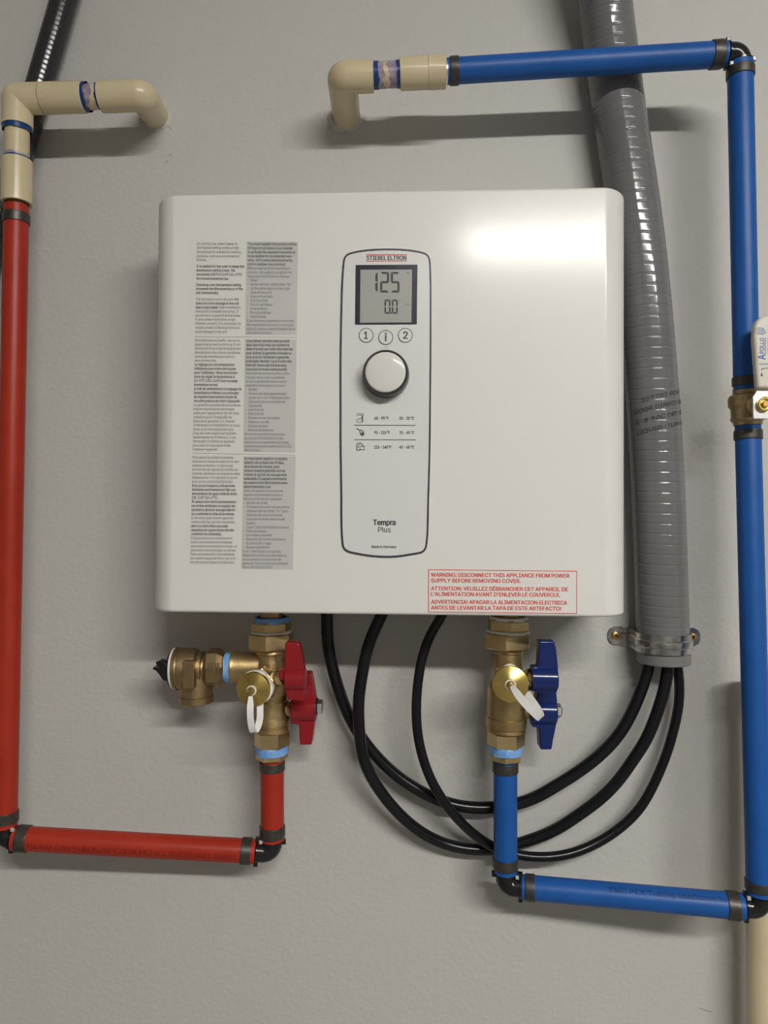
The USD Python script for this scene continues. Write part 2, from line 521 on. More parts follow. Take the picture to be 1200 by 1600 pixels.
def htext(text, x0, x1, y, cap_px, w, slope=0.0, bold=False, fat=0.0):
    """lettering on the heater from pixel x0 to x1, baseline y"""
    a, b = H(x0, y, w), H(x1, y + slope * (x1 - x0), w)
    L = np.linalg.norm(b - a)
    e = (b - a) / L
    n = np.array([-e[1], e[0]])
    hgt = cap_px * L / math.hypot(x1 - x0, slope * (x1 - x0))
    v, f = text2(text, hgt, L, 0.00006, bold)
    q = a + v[:, :1] * e + v[:, 1:2] * n
    one = outward(trimesh.Trimesh(np.column_stack([q[:, 0], -(w + v[:, 2]), q[:, 1]]), f, process=False))
    if not fat:
        return one
    step = L / (x1 - x0) * fat                                  # a heavier weight: the letters drawn three times, a little apart
    more = [one]
    for k in (-1, 1):
        c = one.copy()
        c.vertices = c.vertices + np.array([e[0], 0, e[1]]) * step * k + np.array([0, -.000004 * (k + 2), 0])
        more.append(c)
    return trimesh.util.concatenate(more)


# cover: the plan outline, extruded upwards
ea, eb, D = 0.0235, 0.032, 0.100
prof = []
s0 = .13                                                 # the face meets the rounded side at a slight crease
for s in np.linspace(s0, math.pi / 2, 18):
    prof.append((HW - ea + ea * (math.sin(s) - math.sin(s0)) / (1 - math.sin(s0)), -eb * (math.cos(s0) - math.cos(s)) / math.cos(s0)))
right_side = prof + [(HW, -0.06), (HW, -D)]
plan = np.array(right_side[::-1] + [(-x, y) for x, y in right_side])[::-1]


def upright(q, h):
    return np.column_stack([q[:, 0], -q[:, 1], np.full(len(q), h)])


heater.part('cover', prism(plan, bev(-HH, HH, 0.0028, 4), upright), M['enamel'], smooth=28)
back = np.array([(-HW + .006, -D + .002), (HW - .006, -D + .002), (HW - .006, -.1075), (-HW + .006, -.1075)])
heater.part('back_plate', prism(back, bev(-HH + .004, HH - .004, 0.001, 2), upright), M['shell'])

# instruction label
film = heater.part('instruction_label', hplate([(297, 366), (470, 365), (463, 901), (289, 899)], 0.0, 0.00012), M['film'], smooth=False, label='printed instruction label with grey right-hand column')
W1, W2 = 0.00016, 0.00022
for q in ([(385, 377), (466, 378), (463.5, 523.5), (383, 523.5)], [(382.5, 530), (463.5, 530.5), (461, 707.5), (380, 706)], [(380.5, 713), (462, 713), (457.5, 890), (377, 888.5)]):
    heater.part('shaded_column', hplate(q, 0.0001, W1), M['graybox'], film, smooth=False)
for q in ([(304, 525.7), (464, 526.8), (464, 527.6), (304, 526.5)], [(301, 707.6), (461, 711), (461, 711.8), (301, 708.4)]):
    heater.part('divider', hplate(q, 0.0001, W1), M['paleink'], film, smooth=False)
SL = 0.006
L1 = [(72, 0, 'Do not turn the water heater to'), (113, 0, 'the highest setting unless a high'), (157, 0, 'temperature is needed for sanitary'), (200, 0, 'purposes, such as in a commercial'), (240, 0, 'kitchen.'),
      (307, 1, 'It is safest for the user to keep the'), (349, 1, 'temperature setting lower. We'), (392, 1, 'recommend 108°F to 116°F (42-47°C)'), (435, 1, 'for normal household use.'),
      (500, 1, 'Choosing a low temperature setting'), (541, 1, 'increases the life expectancy of the'), (583, 1, 'unit dramatically.'),
      (650, 2, 'The warranty covers all parts |but'), (692, 1, 'does not cover damage to the unit'), (735, 3, 'due to hard water |(see installation'), (776, 0, 'manual for complete warranty). If'),
      (818, 0, 'you know or suspect that the water'), (860, 0, 'in your area is hard (has a high'), (902, 0, 'mineral content), it is necessary to'), (945, 0, 'install a water softening device to'), (988, 0, 'avoid damage to the unit.')]
R1 = [(1, 'You must register this product within'), (1, '90 days of purchase on our website'), (1, 'to activate the standard warranty or'), (1, 'to be eligible for an extended war-'), (1, 'ranty. Go to www.electricwarranty.'), (1, 'com to register your product.'),
      (0, 'Before beginning the registration'), (0, 'process, we suggest you gather the'), (0, 'necessary information as follows:'), (0, '•Model'), (0, '•Serial Number (listed after "Nr."'), (0, '_on the white label on the right'), (0, '_side of the unit)'),
      (0, '•Place of Purchase'), (0, '•Purchase Date'), (0, '•First & Last Name'), (0, '•Email address'), (0, '•Physical Address'), (0, '•Phone Number'),
      (0, 'If you have any questions concerning'), (0, 'the registration process or warranty'), (0, 'options, please contact Stiebel Eltron'), (0, 'USA at 800.582.8423.')]
L2 = [(0, 'Ne mettez pas le chauffe-eau au ré-'), (0, "glage le plus haut à moins qu'il soit"), (0, "nécessaire d'avoir des températures"), (0, 'élevées pour des raisons sanitaires,'), (0, 'comme par exemple pour une cui-'), (0, 'sine commerciale.'),
      (1, 'Le réglage sur une température'), (1, 'inférieure pose moins de risques'), (1, "pour l'utilisateur. Nous recomman-"), (1, 'dons de régler la température à'), (1, '42-47°C (108-116°F) pour un usage'), (1, 'domestique normal.'),
      (1, 'Le fait de sélectionner un réglage de'), (1, 'température inférieur va prolonger'), (1, 'de manière importante la durée de'), (1, "vie utile prévue de votre l'appareil."),
      (0, 'La garantie couvre toutes les pièces,'), (0, 'mais ne couvre pas les dommages'), (0, "subis par l'appareil du fait de l'eau"), (0, "calcaire (pour l'intégralité du"), (0, 'texte de la garantie, c.f. manuel'), (0, "d'utilisation et installation) si vous"), (0, 'savez ou si vous soupçonnez que'),
      (0, "l'eau de votre région est calcaire"), (0, '(haute teneur en minéraux), il est'), (0, "nécessaire d'utiliser un appareil"), (0, "pour adoucir l'eau pour éviter"), (0, "d'abîmer l'appareil.")]
R2 = [(1, 'Vous devez inscrire votre produit'), (1, 'dans les trois mois qui suivent la'), (1, "date d'achat sur notre site internet"), (1, 'pour activer la garantie normale ou'), (1, 'pour pouvoir réclamer la garantie'), (1, 'prolongée. Rendez-vous à notre site'), (1, 'internet: www.electricwarranty.'), (1, 'com pour incrivez votre produit.'),
      (0, "Avant de lancer le processus d'ins-"), (0, 'cription, nous vous conseillons'), (0, "d'avoir à portée de main la docu-"), (0, 'mentation nécessaire, à savoir :'), (0, '•Modèle'), (0, '•Numéro de série (apparaissant'), (0, "_après «nr.» Sur l'étiquette blan-"), (0, '_che qui se trouve à droite de'), (0, "_l'appareil)"),
      (0, "•Lieu d'achat"), (0, "•Date d'achat"), (0, '•Prénom et nom de famille'), (0, '•Adresse courriel'), (0, '•Adresse postale'), (0, '•Numéro de téléphone'),
      (0, 'En cas de questions à propos du'), (0, "processus d'inscription ou des"), (0, 'options pour la garantie prolongée,'), (0, 'veuillez contacter Stiebel Eltron USA'), (0, '800.582.8423.')]
L3 = [(0, 'Para operar la unidad recomenda-'), (0, 'mos de no colocar el selector de tem-'), (0, 'peratura al máximo- a menos que'), (0, 'se trate de una aplicación donde por'), (0, 'razones sanitarias se requieran altas'), (0, 'temperaturas- Por ejemplo el uso en'), (0, 'una cocina comercial/industrial.'),
      (1, 'Para uso en hogares y situaciones'), (1, 'familiares recomendamos fijar una'), (1, 'temperatura de agua caliente entre'), (1, '108-116F° (42-47°C).'), (1, 'Al seleccionar entre las temperatu-'), (1, 'ras arriba señaladas su equipo les'), (1, 'ayudara a ahorrar energía eléctri-'), (1, 'ca y extender la vida de la misma.'),
      (0, 'Es de notar que nuestra garantía'), (0, 'cubre todas las partes/ repuestos'), (1, 'pero no cubre daños que sean'), (1, 'causados por aguas duras (de alto'), (1, 'contenido de minerales).'), (0, 'Si aguas duras son comunes en la'), (0, 'zona / área donde sera instalada'), (0, 'esta unidad es necesario instalar un'),
      (0, 'suavizador para proteger su unidad.'), (0, 'Para una explicación más detallada'), (0, 'de nuestra garantía favor ver el li-'), (0, 'bro de instrucciones e instalación.')]
R3 = [(1, 'Es importante registrar su equipo'), (1, 'adentro de un lapso de 90 días,'), (1, 'de la fecha de compra, para'), (1, 'activar nuestra garantía normal'), (1, 'o tener la opción de una garantía'), (1, 'extendida. El registro se efectúa'), (1, 'en nuestro sitio del internet www.'), (1, 'electricwarranty.com'),
      (0, 'Antes de empezar el proceso de'), (0, 'registro recomendamos tener a'), (0, 'mano la información siguiente:'), (0, '•Modelo de unidad'), (0, '•El numero de serial (se encuentra'), (0, '_despues de las letras "nr." esta'), (0, '_información está claramente'), (0, '_marcado en el lado derecho del'), (0, '_equipo)'),
      (0, '•Lugar / sitio comercial de compra'), (0, '•Fecha de compra'), (0, '•Su nombre y apellido'), (0, '•Dirección de correo electrónico'), (0, '•Su dirección / lugar'), (0, '•Número de teléfono'),
      (0, 'Si ud. Tiene dudas o preguntas'), (0, 'referentes al proceso del registro'), (0, 'de su compra o las opciones de'), (0, 'garantía, favor contactar a Stiebel'), (0, 'Eltron USA 800.582.8423.')]


def text_block(lines, side):
    out, last = [], None
    for y, kind, s in lines:
        x = (307.7 - .0205 * (y - 381)) if side == 0 else (387.4 - .0170 * (y - 381))
        per = (2.05, 2.07)
        dot = None
        if s[0] == '•':
            q = Point(x + .8, y).buffer(.55, quad_segs=3)
            dot = hshape(q, W1, W2)
            x, s = x + 5.2, s[1:]
        elif s[0] == '_':
            x, s = x + 5.2, s[1:]
        runs = [(kind, s)]
        if kind == 2:
            a, b = s.split('|')
            runs = [(0, a), (1, b)]
        if kind == 3:
            a, b = s.split('|')
            runs = [(1, a), (0, b)]
        for k, r in runs:
            n = len(r)
            wdt = n * per[k] * (0.5 * (1 + (sum(.55 if c in "ilj.,'():| " else 1.5 if c in 'mwMW' else 1.08 for c in r) / n)))
            rr = r.strip()
            w2 = wdt * len(rr) / n
            if k != last:
                out.append((k, []))
                last = k
            out[-1][1].append(htext(rr, x, x + w2, y + 1.9, 4.15, W1, SL, bold=bool(k)))
            if dot is not None:
                out[-1][1].append(dot)
            x += wdt
    return out


for lines, side in (([(370 + p / 6.667, k, s) for p, k, s in L1], 0), ([(381.2 + 6.31 * i, k, s) for i, (k, s) in enumerate(R1)], 1), ([(531.7 + 6.31 * i, k, s) for i, (k, s) in enumerate(L2)], 0),
                    ([(532.6 + 6.33 * i, k, s) for i, (k, s) in enumerate(R2)], 1), ([(714.6 + 6.30 * i, k, s) for i, (k, s) in enumerate(L3)], 0), ([(716.4 + 6.30 * i, k, s) for i, (k, s) in enumerate(R3)], 1)):
    for k, ms in text_block(lines, side):
        heater.part('bold_text' if k else 'printed_text', ms, M['ink' if k else 'labelink'], film, smooth=False)

# warning label
warn = heater.part('warning_label', hplate([(668, 888.5), (902.5, 891), (902.5, 960.5), (668, 957.5)], 0, 0.0001), M['paper'], smooth=False, label='white warning sticker with red border and red capitals')
outer = Polygon([(669, 889.6), (901.6, 892), (901.6, 959.3), (669, 956.6)])
heater.part('border', hshape(outer.difference(outer.buffer(-1.15, join_style=2)), .0001, .00018), M['redink'], warn, smooth=False)
wl = [('WARNING: DISCONNECT THIS APPLIANCE FROM POWER', 673.5, 889.5, 901), ('SUPPLY BEFORE REMOVING COVER.', 673.5, 813.5, 909.8), ('ATTENTION: VEUILLEZ DÉBRANCHER CET APPAREIL DE', 673.5, 887.3, 922.2), ("L'ALIMENTATION AVANT D'ENLEVER LE COUVERCLE.", 673.5, 875.6, 931),
      ('ADVERTENCIA! APAGAR LA ALIMENTACION ELECTRICA', 673.5, 886, 943.2), ('ANTES DE LEVANTAR LA TAPA DE ESTE ARTEFACTO!', 673.5, 876.6, 952.3)]
heater.part('warning_text', [htext(s, a, b, y, 5.9, .00012, .0075, True, .16) for s, a, b, y in wl], M['redink'], warn, smooth=False)

# control panel
ctl = [(530.6, 640), (530.6, 560), (532, 480), (535.2, 412), (537, 403), (541, 397.5), (549, 394), (575, 389.6), (606, 388.2), (637, 389.6), (660, 393.5), (668, 397), (672, 403), (673.4, 412), (674.6, 480), (674.4, 560), (673.6, 640),
       (672.6, 720), (670.4, 800), (668, 850), (666, 858), (661, 863.5), (650, 866.5), (625, 870.5), (604, 871.6), (580, 870.2), (552, 865.5), (541, 862), (535.8, 857), (533.6, 848), (531.8, 780), (530.8, 710)]
cs = np.array(ctl + ctl[:1], float)
tt = np.concatenate([[0], np.cumsum(np.linalg.norm(np.diff(cs, axis=0), axis=1))])
ctl_s = CubicSpline(tt, cs, bc_type='periodic')(np.linspace(0, tt[-1], 260)[:-1])
panel = heater.part('control_panel', hplate(ctl_s, -.0002, .0009, .0004), M['panel'], label='white control panel with dark outline')
pg = Polygon(ctl_s)
PW = .0009
ring = pg.buffer(-.3).difference(pg.buffer(-3.2))
m_out = hshape(ring, PW - .0003, PW + .0001)
heater.part('outline', m_out, M['outline'], panel, smooth=False, label='dark outline around the control panel')
heater.part('maker_name', [htext('STIEBEL ELTRON', 572.6, 634.9, 406.1, 6.3, PW, -.002, True, .16)], M['ink'], panel, smooth=False)
heater.part('red_rule', hshape(Polygon([(572, 397.6), (636, 397.3), (636, 398.7), (572, 399)]), PW, PW + .0001), M['redink'], panel, smooth=False)
heater.part('red_rule', hshape(Polygon([(572, 407.4), (635.5, 407.0), (635.5, 408.3), (572, 408.7)]), PW, PW + .0001), M['redink'], panel, smooth=False)
heater.part('product_name', [htext('Tempra', 583, 618, 820.3, 8.3, PW, 0, True, .3)], M['ink'], panel, smooth=False)
heater.part('product_name', [htext('Plus', 590.8, 610.3, 831.6, 8.3, PW, 0, False, .2)], M['greyink'], panel, smooth=False)
heater.part('origin_text', [htext('Made in Germany', 580.7, 619.2, 856.3, 4.1, PW, .002, True, .12)], M['greyink'], panel, smooth=False)
for y, a, b in ((653.5, '68 - 95 °F', '20 - 35 °C'), (675.9, '95 - 115 °F', '35 - 45 °C'), (698.6, '115 - 140 °F', '45 - 60 °C')):
    xr = {'68 - 95 °F': 607, '95 - 115 °F': 609, '115 - 140 °F': 611.5}[a]
    heater.part('temperature_range', [htext(a, 584.8, xr, y + 2.2, 4.5, PW, 0, True, .18), htext(b, 624, 647, y + 2.2, 4.5, PW, 0, True, .18)], M['greyink'], panel, smooth=False)
for y in (664.5, 687.1):
    heater.part('rule', hshape(Polygon([(553.3, y - .65), (649.8, y - .35), (649.8, y + .75), (553.3, y + .5)]), PW, PW + .0001), M['greyink'], panel, smooth=False)


def stroke(pts, w):
    return LineString(pts).buffer(w / 2, cap_style=2)


ic1 = unary_union([stroke([(557, 646.8), (567.5, 646.8), (567.5, 650)], .9), stroke([(557, 649), (565.5, 649), (565.5, 653)], .9), LineString([(561.5, 654), (558, 655.5), (557.3, 658.5), (560, 660), (566, 660), (567.5, 656), (564.5, 653.5), (561.5, 654)]).buffer(.45), stroke([(566.5, 650), (566.5, 659)], 1.6), stroke([(563, 656.5), (565.5, 657.5)], .9)])
ic2 = unary_union([LineString([(557, 670), (559.5, 670.3), (561.5, 672.5)]).buffer(.7), Polygon([(561.5, 673), (565, 671.6), (568.5, 675), (563, 679)]).buffer(.3).difference(Polygon([(562.6, 674), (565, 672.8), (566.8, 674.8), (563.6, 677)])), Polygon([(563.2, 679.4), (568.6, 675.4), (569.6, 679), (565.8, 682)])])
ic3 = unary_union([LineString([(557.5, 702), (557, 696), (559, 692.8), (562, 692), (565.5, 693.5), (567, 696.5)]).buffer(.65), LineString([(559.6, 700), (559.5, 697), (561, 694.8), (563.5, 695)]).buffer(.5), LineString([(562, 698), (567.5, 697.5), (569.5, 696.8), (568.5, 699.5), (569.3, 703.5), (566, 702.5), (562.5, 702.5), (562, 698)]).buffer(.5), stroke([(556.6, 703.4), (563, 703.4)], 1.4)])
for ic in (ic1, ic2, ic3):
    heater.part('pictogram', hshape(ic, PW, PW + .0001), M['greyink'], panel, smooth=False)

# display
disp = heater.part('display_frame', hplate([(556, 414.5), (652.3, 413.8), (651.3, 506.6), (555, 507.2)], PW, PW + .0008, .0002, 1.0), M['bezel'], label='dark frame of the display')
DW = PW + .0008
heater.part('display_screen', hplate([(563.2, 421.8), (643.8, 421.3), (643, 504), (562.6, 504.6)], DW - .0004, DW + .0001), M['lcd'], disp, smooth=False, label='grey liquid crystal screen')


def seven(x, y, w, h, t, on, lean=0.0):
    g, k = [], .45
    m = y + h / 2
    seg = dict(a=[(x + k, y), (x + w - k, y), (x + w - k - t, y + t), (x + k + t, y + t)], d=[(x + k + t, y + h - t), (x + w - k - t, y + h - t), (x + w - k, y + h), (x + k, y + h)],
               g=[(x + k, m), (x + k + t * .6, m - t / 2), (x + w - k - t * .6, m - t / 2), (x + w - k, m), (x + w - k - t * .6, m + t / 2), (x + k + t * .6, m + t / 2)],
               f=[(x, y + k), (x + t, y + k + t), (x + t, m - k - t * .4), (x, m - k)], b=[(x + w, y + k), (x + w, m - k), (x + w - t, m - k - t * .4), (x + w - t, y + k + t)],
               e=[(x, m + k), (x + t, m + k + t * .4), (x + t, y + h - k - t), (x, y + h - k)], c=[(x + w, m + k), (x + w, y + h - k), (x + w - t, y + h - k - t), (x + w - t, m + k + t * .4)])
    return [Polygon([(px + lean * (y + h - py), py) for px, py in seg[c]]) for c in on]


digs = seven(575.5, 425.2, 14.4, 31.6, 3.6, 'bc', .006) + seven(594, 425, 13.8, 32, 3.3, 'abged', .006) + seven(610.5, 425, 13.6, 32, 3.3, 'afgcd', .006)
digs2 = seven(600.7, 468.2, 9.4, 22, 2.4, 'abcdef', .004) + seven(612.2, 468.2, 9.2, 22, 2.4, 'abcdef', .004) + [sbox(609.6, 487.6, 611.8, 490.0)]
heater.part('display_digits', hshape(unary_union(digs), DW + .0001, DW + .0002), M['lcdink'], disp, smooth=False)
heater.part('display_digits', hshape(unary_union(digs2), DW + .0001, DW + .0002), M['lcdink'], disp, smooth=False)
heater.part('display_symbol', [hshape(Point(635.4, 426.2).buffer(.7).difference(Point(635.4, 426.2).buffer(.3)), DW + .0001, DW + .0002), htext('F', 637.0, 639.8, 429.7, 4.6, DW + .0001)], M['greyink'], disp, smooth=False)
heater.part('display_symbol', [htext('gpm', 632.8, 639.6, 477.2, 2.2, DW + .0001)], M['greyink'], disp, smooth=False)

# buttons
for ch, cx, cy, x0, x1, yb in (('1', 572.2, 524, 568.8, 574.6, 529.4), ('i', 602.8, 527.5, 601.4, 604.0, 533), ('2', 633.4, 524, 629.8, 637, 529.2)):
    b = heater.part('button', hplate(np.array([(cx + 11 * math.cos(a), cy + 11 * math.sin(a)) for a in np.linspace(0, 2 * math.pi, 48, endpoint=False)]), PW, PW + .00035, .0002), M['panel'], label=f'round button marked {ch}')
    heater.part('button_rim', hshape(Point(cx, cy).buffer(11.5, quad_segs=16).difference(Point(cx, cy).buffer(10.4, quad_segs=16)), PW, PW + .0004), M['greyink'], b, smooth=False)
    heater.part('button_mark', [htext(ch, x0, x1, yb, 11.0 if ch != 'i' else 12.5, PW + .00036, 0, True, .25)], M['greyink'], b, smooth=False)
heater.part('knob_pointer_mark', hshape(Polygon([(598, 544), (603, 540.5), (608, 544)]), PW, PW + .0001), M['faint'], panel, smooth=False)

# knob
kc = H(603.5, 586.5, PW)
KB = np.array([kc[0], -PW, kc[1]])
kax = np.array([0, -1.0, 0])
rk = 36.6 * .616 / FPX
knob = heater.part('knob', lathe(KB, kax, [(0, rk * 1.0), (.002, rk * 1.01), (.010, rk * .985), (.0122, rk * .97), (.0132, rk * .93), (.0132, rk * .80), (.0124, rk * .5)], 72, hint=(1, 0, 0)), M['knobring'], label='black knob rim')
dome_r = rk * .86
heater.part('knob_cap', lathe(KB, kax, [(.0120, dome_r), (.0136, dome_r), (.0142, dome_r * .97), (.0147, dome_r * .88), (.0152, dome_r * .68), (.0155, dome_r * .42), (.0156, 0.0005)], 72, hint=(1, 0, 0)), M['knobcap'], knob, label='white glossy knob cap')

# ------------------------------------------------------------------ pipes
R_PEX = 0.0111


def pex(color, label, a, b, crimps, print_=None, name='plastic_pipe'):
    """a straight plastic pipe between two pixel points, with crimp rings given as fractions of its length"""
    A, B = P(*a), P(*b)
    L = np.linalg.norm(B - A)
    base = A if A[2] < B[2] else B
    t = Thing(name, label, 'pipe', base)
    n = 40
    t.part('tube', lathe(A, B - A, [(0, R_PEX * .93), (.0006, R_PEX)] + [(L * k / n, R_PEX) for k in range(1, n)] + [(L - .0006, R_PEX), (L, R_PEX * .93)], 48), M[color])
    for f0, f1 in crimps:
        u0, u1 = f0 * L, f1 * L
        t.part('crimp_ring', lathe(A, B - A, [(u0, R_PEX * 1.0), (u0, R_PEX * 1.075), (u0 + .0006, R_PEX * 1.10), (u1 - .0006, R_PEX * 1.10), (u1, R_PEX * 1.075), (u1, R_PEX * 1.0)], 48), M['crimp'], label='dark metal crimp ring')
    for p in print_ or []:
        t.part('printed_text', wrap_pipe(p[0], A, B, p[1] * L, (p[2] - p[1]) * L, p[3], R_PEX, p[4], flip=p[5]), M[color + 'print'], smooth=False)
    return t


def fr(c, c0, c1):
    return (c - c0) / (c1 - c0)


def frs(pairs, c0, c1):
    return [(fr(a, c0, c1), fr(b, c0, c1)) for a, b in pairs]


pex('red', 'long upright red plastic pipe along the left edge of the wall', (25.8, 322, 55), (7, 1292, 68), frs([(335, 350), (1268, 1284)], 322, 1292))
pex('red', 'level red plastic pipe at the lower left with faint black print', (21, 1309.5, 68), (399.5, 1330.5, 50), frs([(28, 45), (377, 392.5)], 21, 399.5),
    [('100PSI 180F 160PSI 73F CSA B137.5 ASTM F876 F877 PEX 3/4', fr(48, 21, 399.5), fr(372, 21, 399.5), .0044, .12, True)])
pex('red', 'short upright red plastic pipe below the hot water valve', (425.2, 1186, 47), (425.6, 1313, 47), frs([(1190, 1203), (1290, 1307)], 1186, 1313))
pex('blue', 'level blue plastic pipe across the top right of the wall', (698, 111.5, 66), (1134, 84.5, 72), frs([(703, 717), (1111, 1128)], 698, 1134))
pex('blue', 'upright blue plastic pipe at the right above the ball valve', (1156.5, 98, 71), (1166.5, 610, 67), frs([(107, 121), (589, 603)], 98, 610))
pex('blue', 'long upright blue plastic pipe at the right below the ball valve', (1168.5, 661, 66), (1187, 1398, 88), frs([(673, 688), (1376, 1390)], 661, 1398))
pex('blue', 'level blue plastic pipe at the lower right with faint black print', (815, 1386, 50), (1163, 1416.5, 86), frs([(821.5, 837), (1137, 1155)], 815, 1163),
    [('TMC PEX Tubing conforms to', fr(955, 815, 1163), fr(1134, 815, 1163), .0046, -.86, False)])
pex('blue', 'short upright blue plastic pipe below the cold water valve', (789.6, 1187, 47), (789.8, 1363.5, 47), frs([(1190.5, 1206), (1340, 1356)], 1187, 1363.5))


def black_elbow(label, a, c, b, r=.0095):
    A, Cc, B = P(*a), P(*c), P(*b)
    t = Thing('elbow_fitting', label, 'pipe fitting', np.minimum(np.minimum(A, B), Cc))
    t.part('body', sweep(bend(A, Cc, B, .0080), r, 36), M['black'])
    for E_, O_ in ((A, B), (B, A)):
        ax = (Cc - E_) / np.linalg.norm(Cc - E_)
        oth = O_ - E_
        s = oth - ax * (oth @ ax)
        s /= np.linalg.norm(s)                              # towards the inside of the bend
        z = np.cross(ax, s)
        t.part('collar', lathe(E_ + ax * .0003, ax, [(0, R_PEX * .95), (.0016, R_PEX * .95), (.0018, r)], 36), M['black'])
        for k in (1, -1):
            t.part('stop_tab', bar(E_ + ax * .0008 + s * k * (R_PEX + .0001), ax, s, z, (.0038, .0032, .0075), .0004), M['black'])
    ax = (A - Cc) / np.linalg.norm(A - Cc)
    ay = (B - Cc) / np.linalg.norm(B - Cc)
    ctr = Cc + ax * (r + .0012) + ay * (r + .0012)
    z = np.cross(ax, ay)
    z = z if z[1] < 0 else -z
    t.part('highlight_nub', bar(ctr + z * .006, ax, ay, z, (.0032, .0032, .0030), .0005), M['nub'], label='pale nub added as a painted highlight inside the bend')  # added block whose pale colour stands in for a highlight on black plastic


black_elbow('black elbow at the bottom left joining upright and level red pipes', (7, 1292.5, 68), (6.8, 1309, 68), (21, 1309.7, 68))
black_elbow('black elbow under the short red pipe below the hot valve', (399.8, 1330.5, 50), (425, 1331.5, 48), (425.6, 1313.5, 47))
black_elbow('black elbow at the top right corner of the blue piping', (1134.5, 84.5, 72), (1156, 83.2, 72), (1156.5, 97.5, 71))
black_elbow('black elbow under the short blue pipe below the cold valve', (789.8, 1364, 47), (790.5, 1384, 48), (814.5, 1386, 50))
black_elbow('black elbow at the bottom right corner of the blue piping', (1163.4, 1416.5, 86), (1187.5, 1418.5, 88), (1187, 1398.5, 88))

# ------------------------------------------------------------------ cream glued piping, left
RF, RC = .0139, .0111
t = Thing('cream_pipe', 'glued cream plastic piping with two elbows at the top left', 'pipe', P(25, 322, 55))
dL = 55
Wp = P(242, 180, 0) + np.array([0, .0005, 0])
t.part('elbow', sweep(np.vstack([bend(P(158, 151.5, dL), P(222, 149, dL), Wp, .0045, 18)]), RF, 44), M['cpvc'], label='elbow turning into the wall')
hl = lambda prof, rr=None, seg=44: plathe((27, 155, dL), (222, 149, dL), prof, seg)
kpx = depth(P(100, 153, dL)) / FPX
t.part('pipe_stub', hl([(128, RC / kpx), (161, RC / kpx)]), M['cpvc'])


def drape(p0, p1, c0, c1, r, seed, lo, hi, seg=64):
    """a thin stain shell round a pipe whose far edge wanders; c along the pipe in pixels, from c0 to between lo and hi"""
    A, B = P(*p0), P(*p1)
    a, u, w = frame_of(B - A)
    L = np.linalg.norm(B - A)
    k = 0 if abs(p1[0] - p0[0]) > abs(p1[1] - p0[1]) else 1
    th = np.arange(seg) / seg * 2 * math.pi
    nz = meshkit.fbm(np.column_stack([np.cos(th) * 1.6 + 5, np.sin(th) * 1.6 + 5, np.full(seg, seed * 3.3)]), 3, seed)
    nz = np.clip((nz - .25) / .5, 0, 1)
    t0 = (c0 - p0[k]) / (p1[k] - p0[k]) * L
    t1 = (lo + (hi - lo) * nz - p0[k]) / (p1[k] - p0[k]) * L
    circ = np.cos(th)[:, None] * u + np.sin(th)[:, None] * w
    return rings_mesh([A + a * t0 + circ * r * .99, A + a * t0 + circ * r, A + a * t1[:, None] + circ * r, A + a * t1[:, None] + circ * r * .99], False)


pL = ((27, 155, dL), (222, 149, dL))
t.part('primer_stain', drape(*pL, 131, 0, RC + .00012, 4, 137, 156), M['primer'], label='purple primer stain')
t.part('cement_ring', drape(*pL, 131, 0, RC + .0019, 2, 136, 140.5), M['glue'], label='blue cement ring')
t.part('cement_ring', drape(*pL, 159.5, 0, RC + .0009, 3, 155.5, 153), M['glue'], label='blue cement ring')
t.part('coupling', hl([(67.5, RF / kpx * .97), (69, RF / kpx), (131, RF / kpx), (133, RF / kpx * .96)]), M['cpvc'])
t.part('elbow', sweep(bend(P(66.5, 153.8, dL), P(27, 155, dL), P(27.2, 199, dL), .0015, 16), RF, 44), M['cpvc'], label='elbow turning down')
t.part('cement_ring', drape((27, 155, dL), (26, 330, dL), 197, 0, RC + .0018, 5, 204, 207), M['glue'], label='blue cement ring')
kpv = depth(P(26, 240, dL)) / FPX
vl = lambda prof, seg=44: plathe((27, 155, dL), (26, 330, dL), prof, seg)
t.part('pipe_stub', vl([(196, RC / kpv), (254, RC / kpv)]), M['cpvc'])
t.part('primer_stain', drape((27, 155, dL), (26, 330, dL), 250, 0, RC + .00012, 8, 246, 236), M['primer'], label='purple primer stain')
t.part('cement_ring', drape((27, 155, dL), (26, 330, dL), 252, 0, RC + .0012, 6, 249, 246), M['glue'], label='blue cement ring')
t.part('adapter', vl([(250.5, RF / kpv * .96), (252, RF / kpv), (316, RF / kpv), (318, RF / kpv * .985), (318, RF / kpv * .80), (312, RF / kpv * .78)]), M['cpvc'])
t.part('insert', vl([(311, RF / kpv * .66), (320, RF / kpv * .66), (321.5, RF / kpv * .62)]), M['amber'], label='amber metal insert')

# cream glued piping, top centre
t = Thing('cream_pipe', 'glued cream plastic piping with one elbow at the top centre', 'pipe', P(541, 184, 0))
dR = 67
Wp = P(541.5, 184, 0) + np.array([0, .0005, 0])
t.part('elbow', sweep(bend(P(584, 119.3, dR), P(534.5, 120.5, dR), Wp, .0050, 18), RF, 44), M['cpvc'], label='elbow turning into the wall')
pR = ((534.5, 120.5, dR), (700, 111.8, dR))
kpx = depth(P(640, 115, dR)) / FPX
hl = lambda prof, seg=44: plathe(*pR, prof, seg)
t.part('pipe_stub', hl([(580, RC / kpx), (629, RC / kpx)]), M['cpvc'])
t.part('primer_stain', drape(*pR, 584, 0, RC + .00012, 9, 594, 607), M['primer'], label='purple primer stain')
t.part('primer_stain', drape(*pR, 626, 0, RC + .00012, 11, 616, 600), M['primer'], label='purple primer stain')
t.part('cement_ring', drape(*pR, 583, 0, RC + .0006, 12, 589, 594), M['glue'], label='blue cement ring')
t.part('cement_ring', drape(*pR, 627, 0, RC + .0006, 14, 621.5, 618), M['glue'], label='blue cement ring')
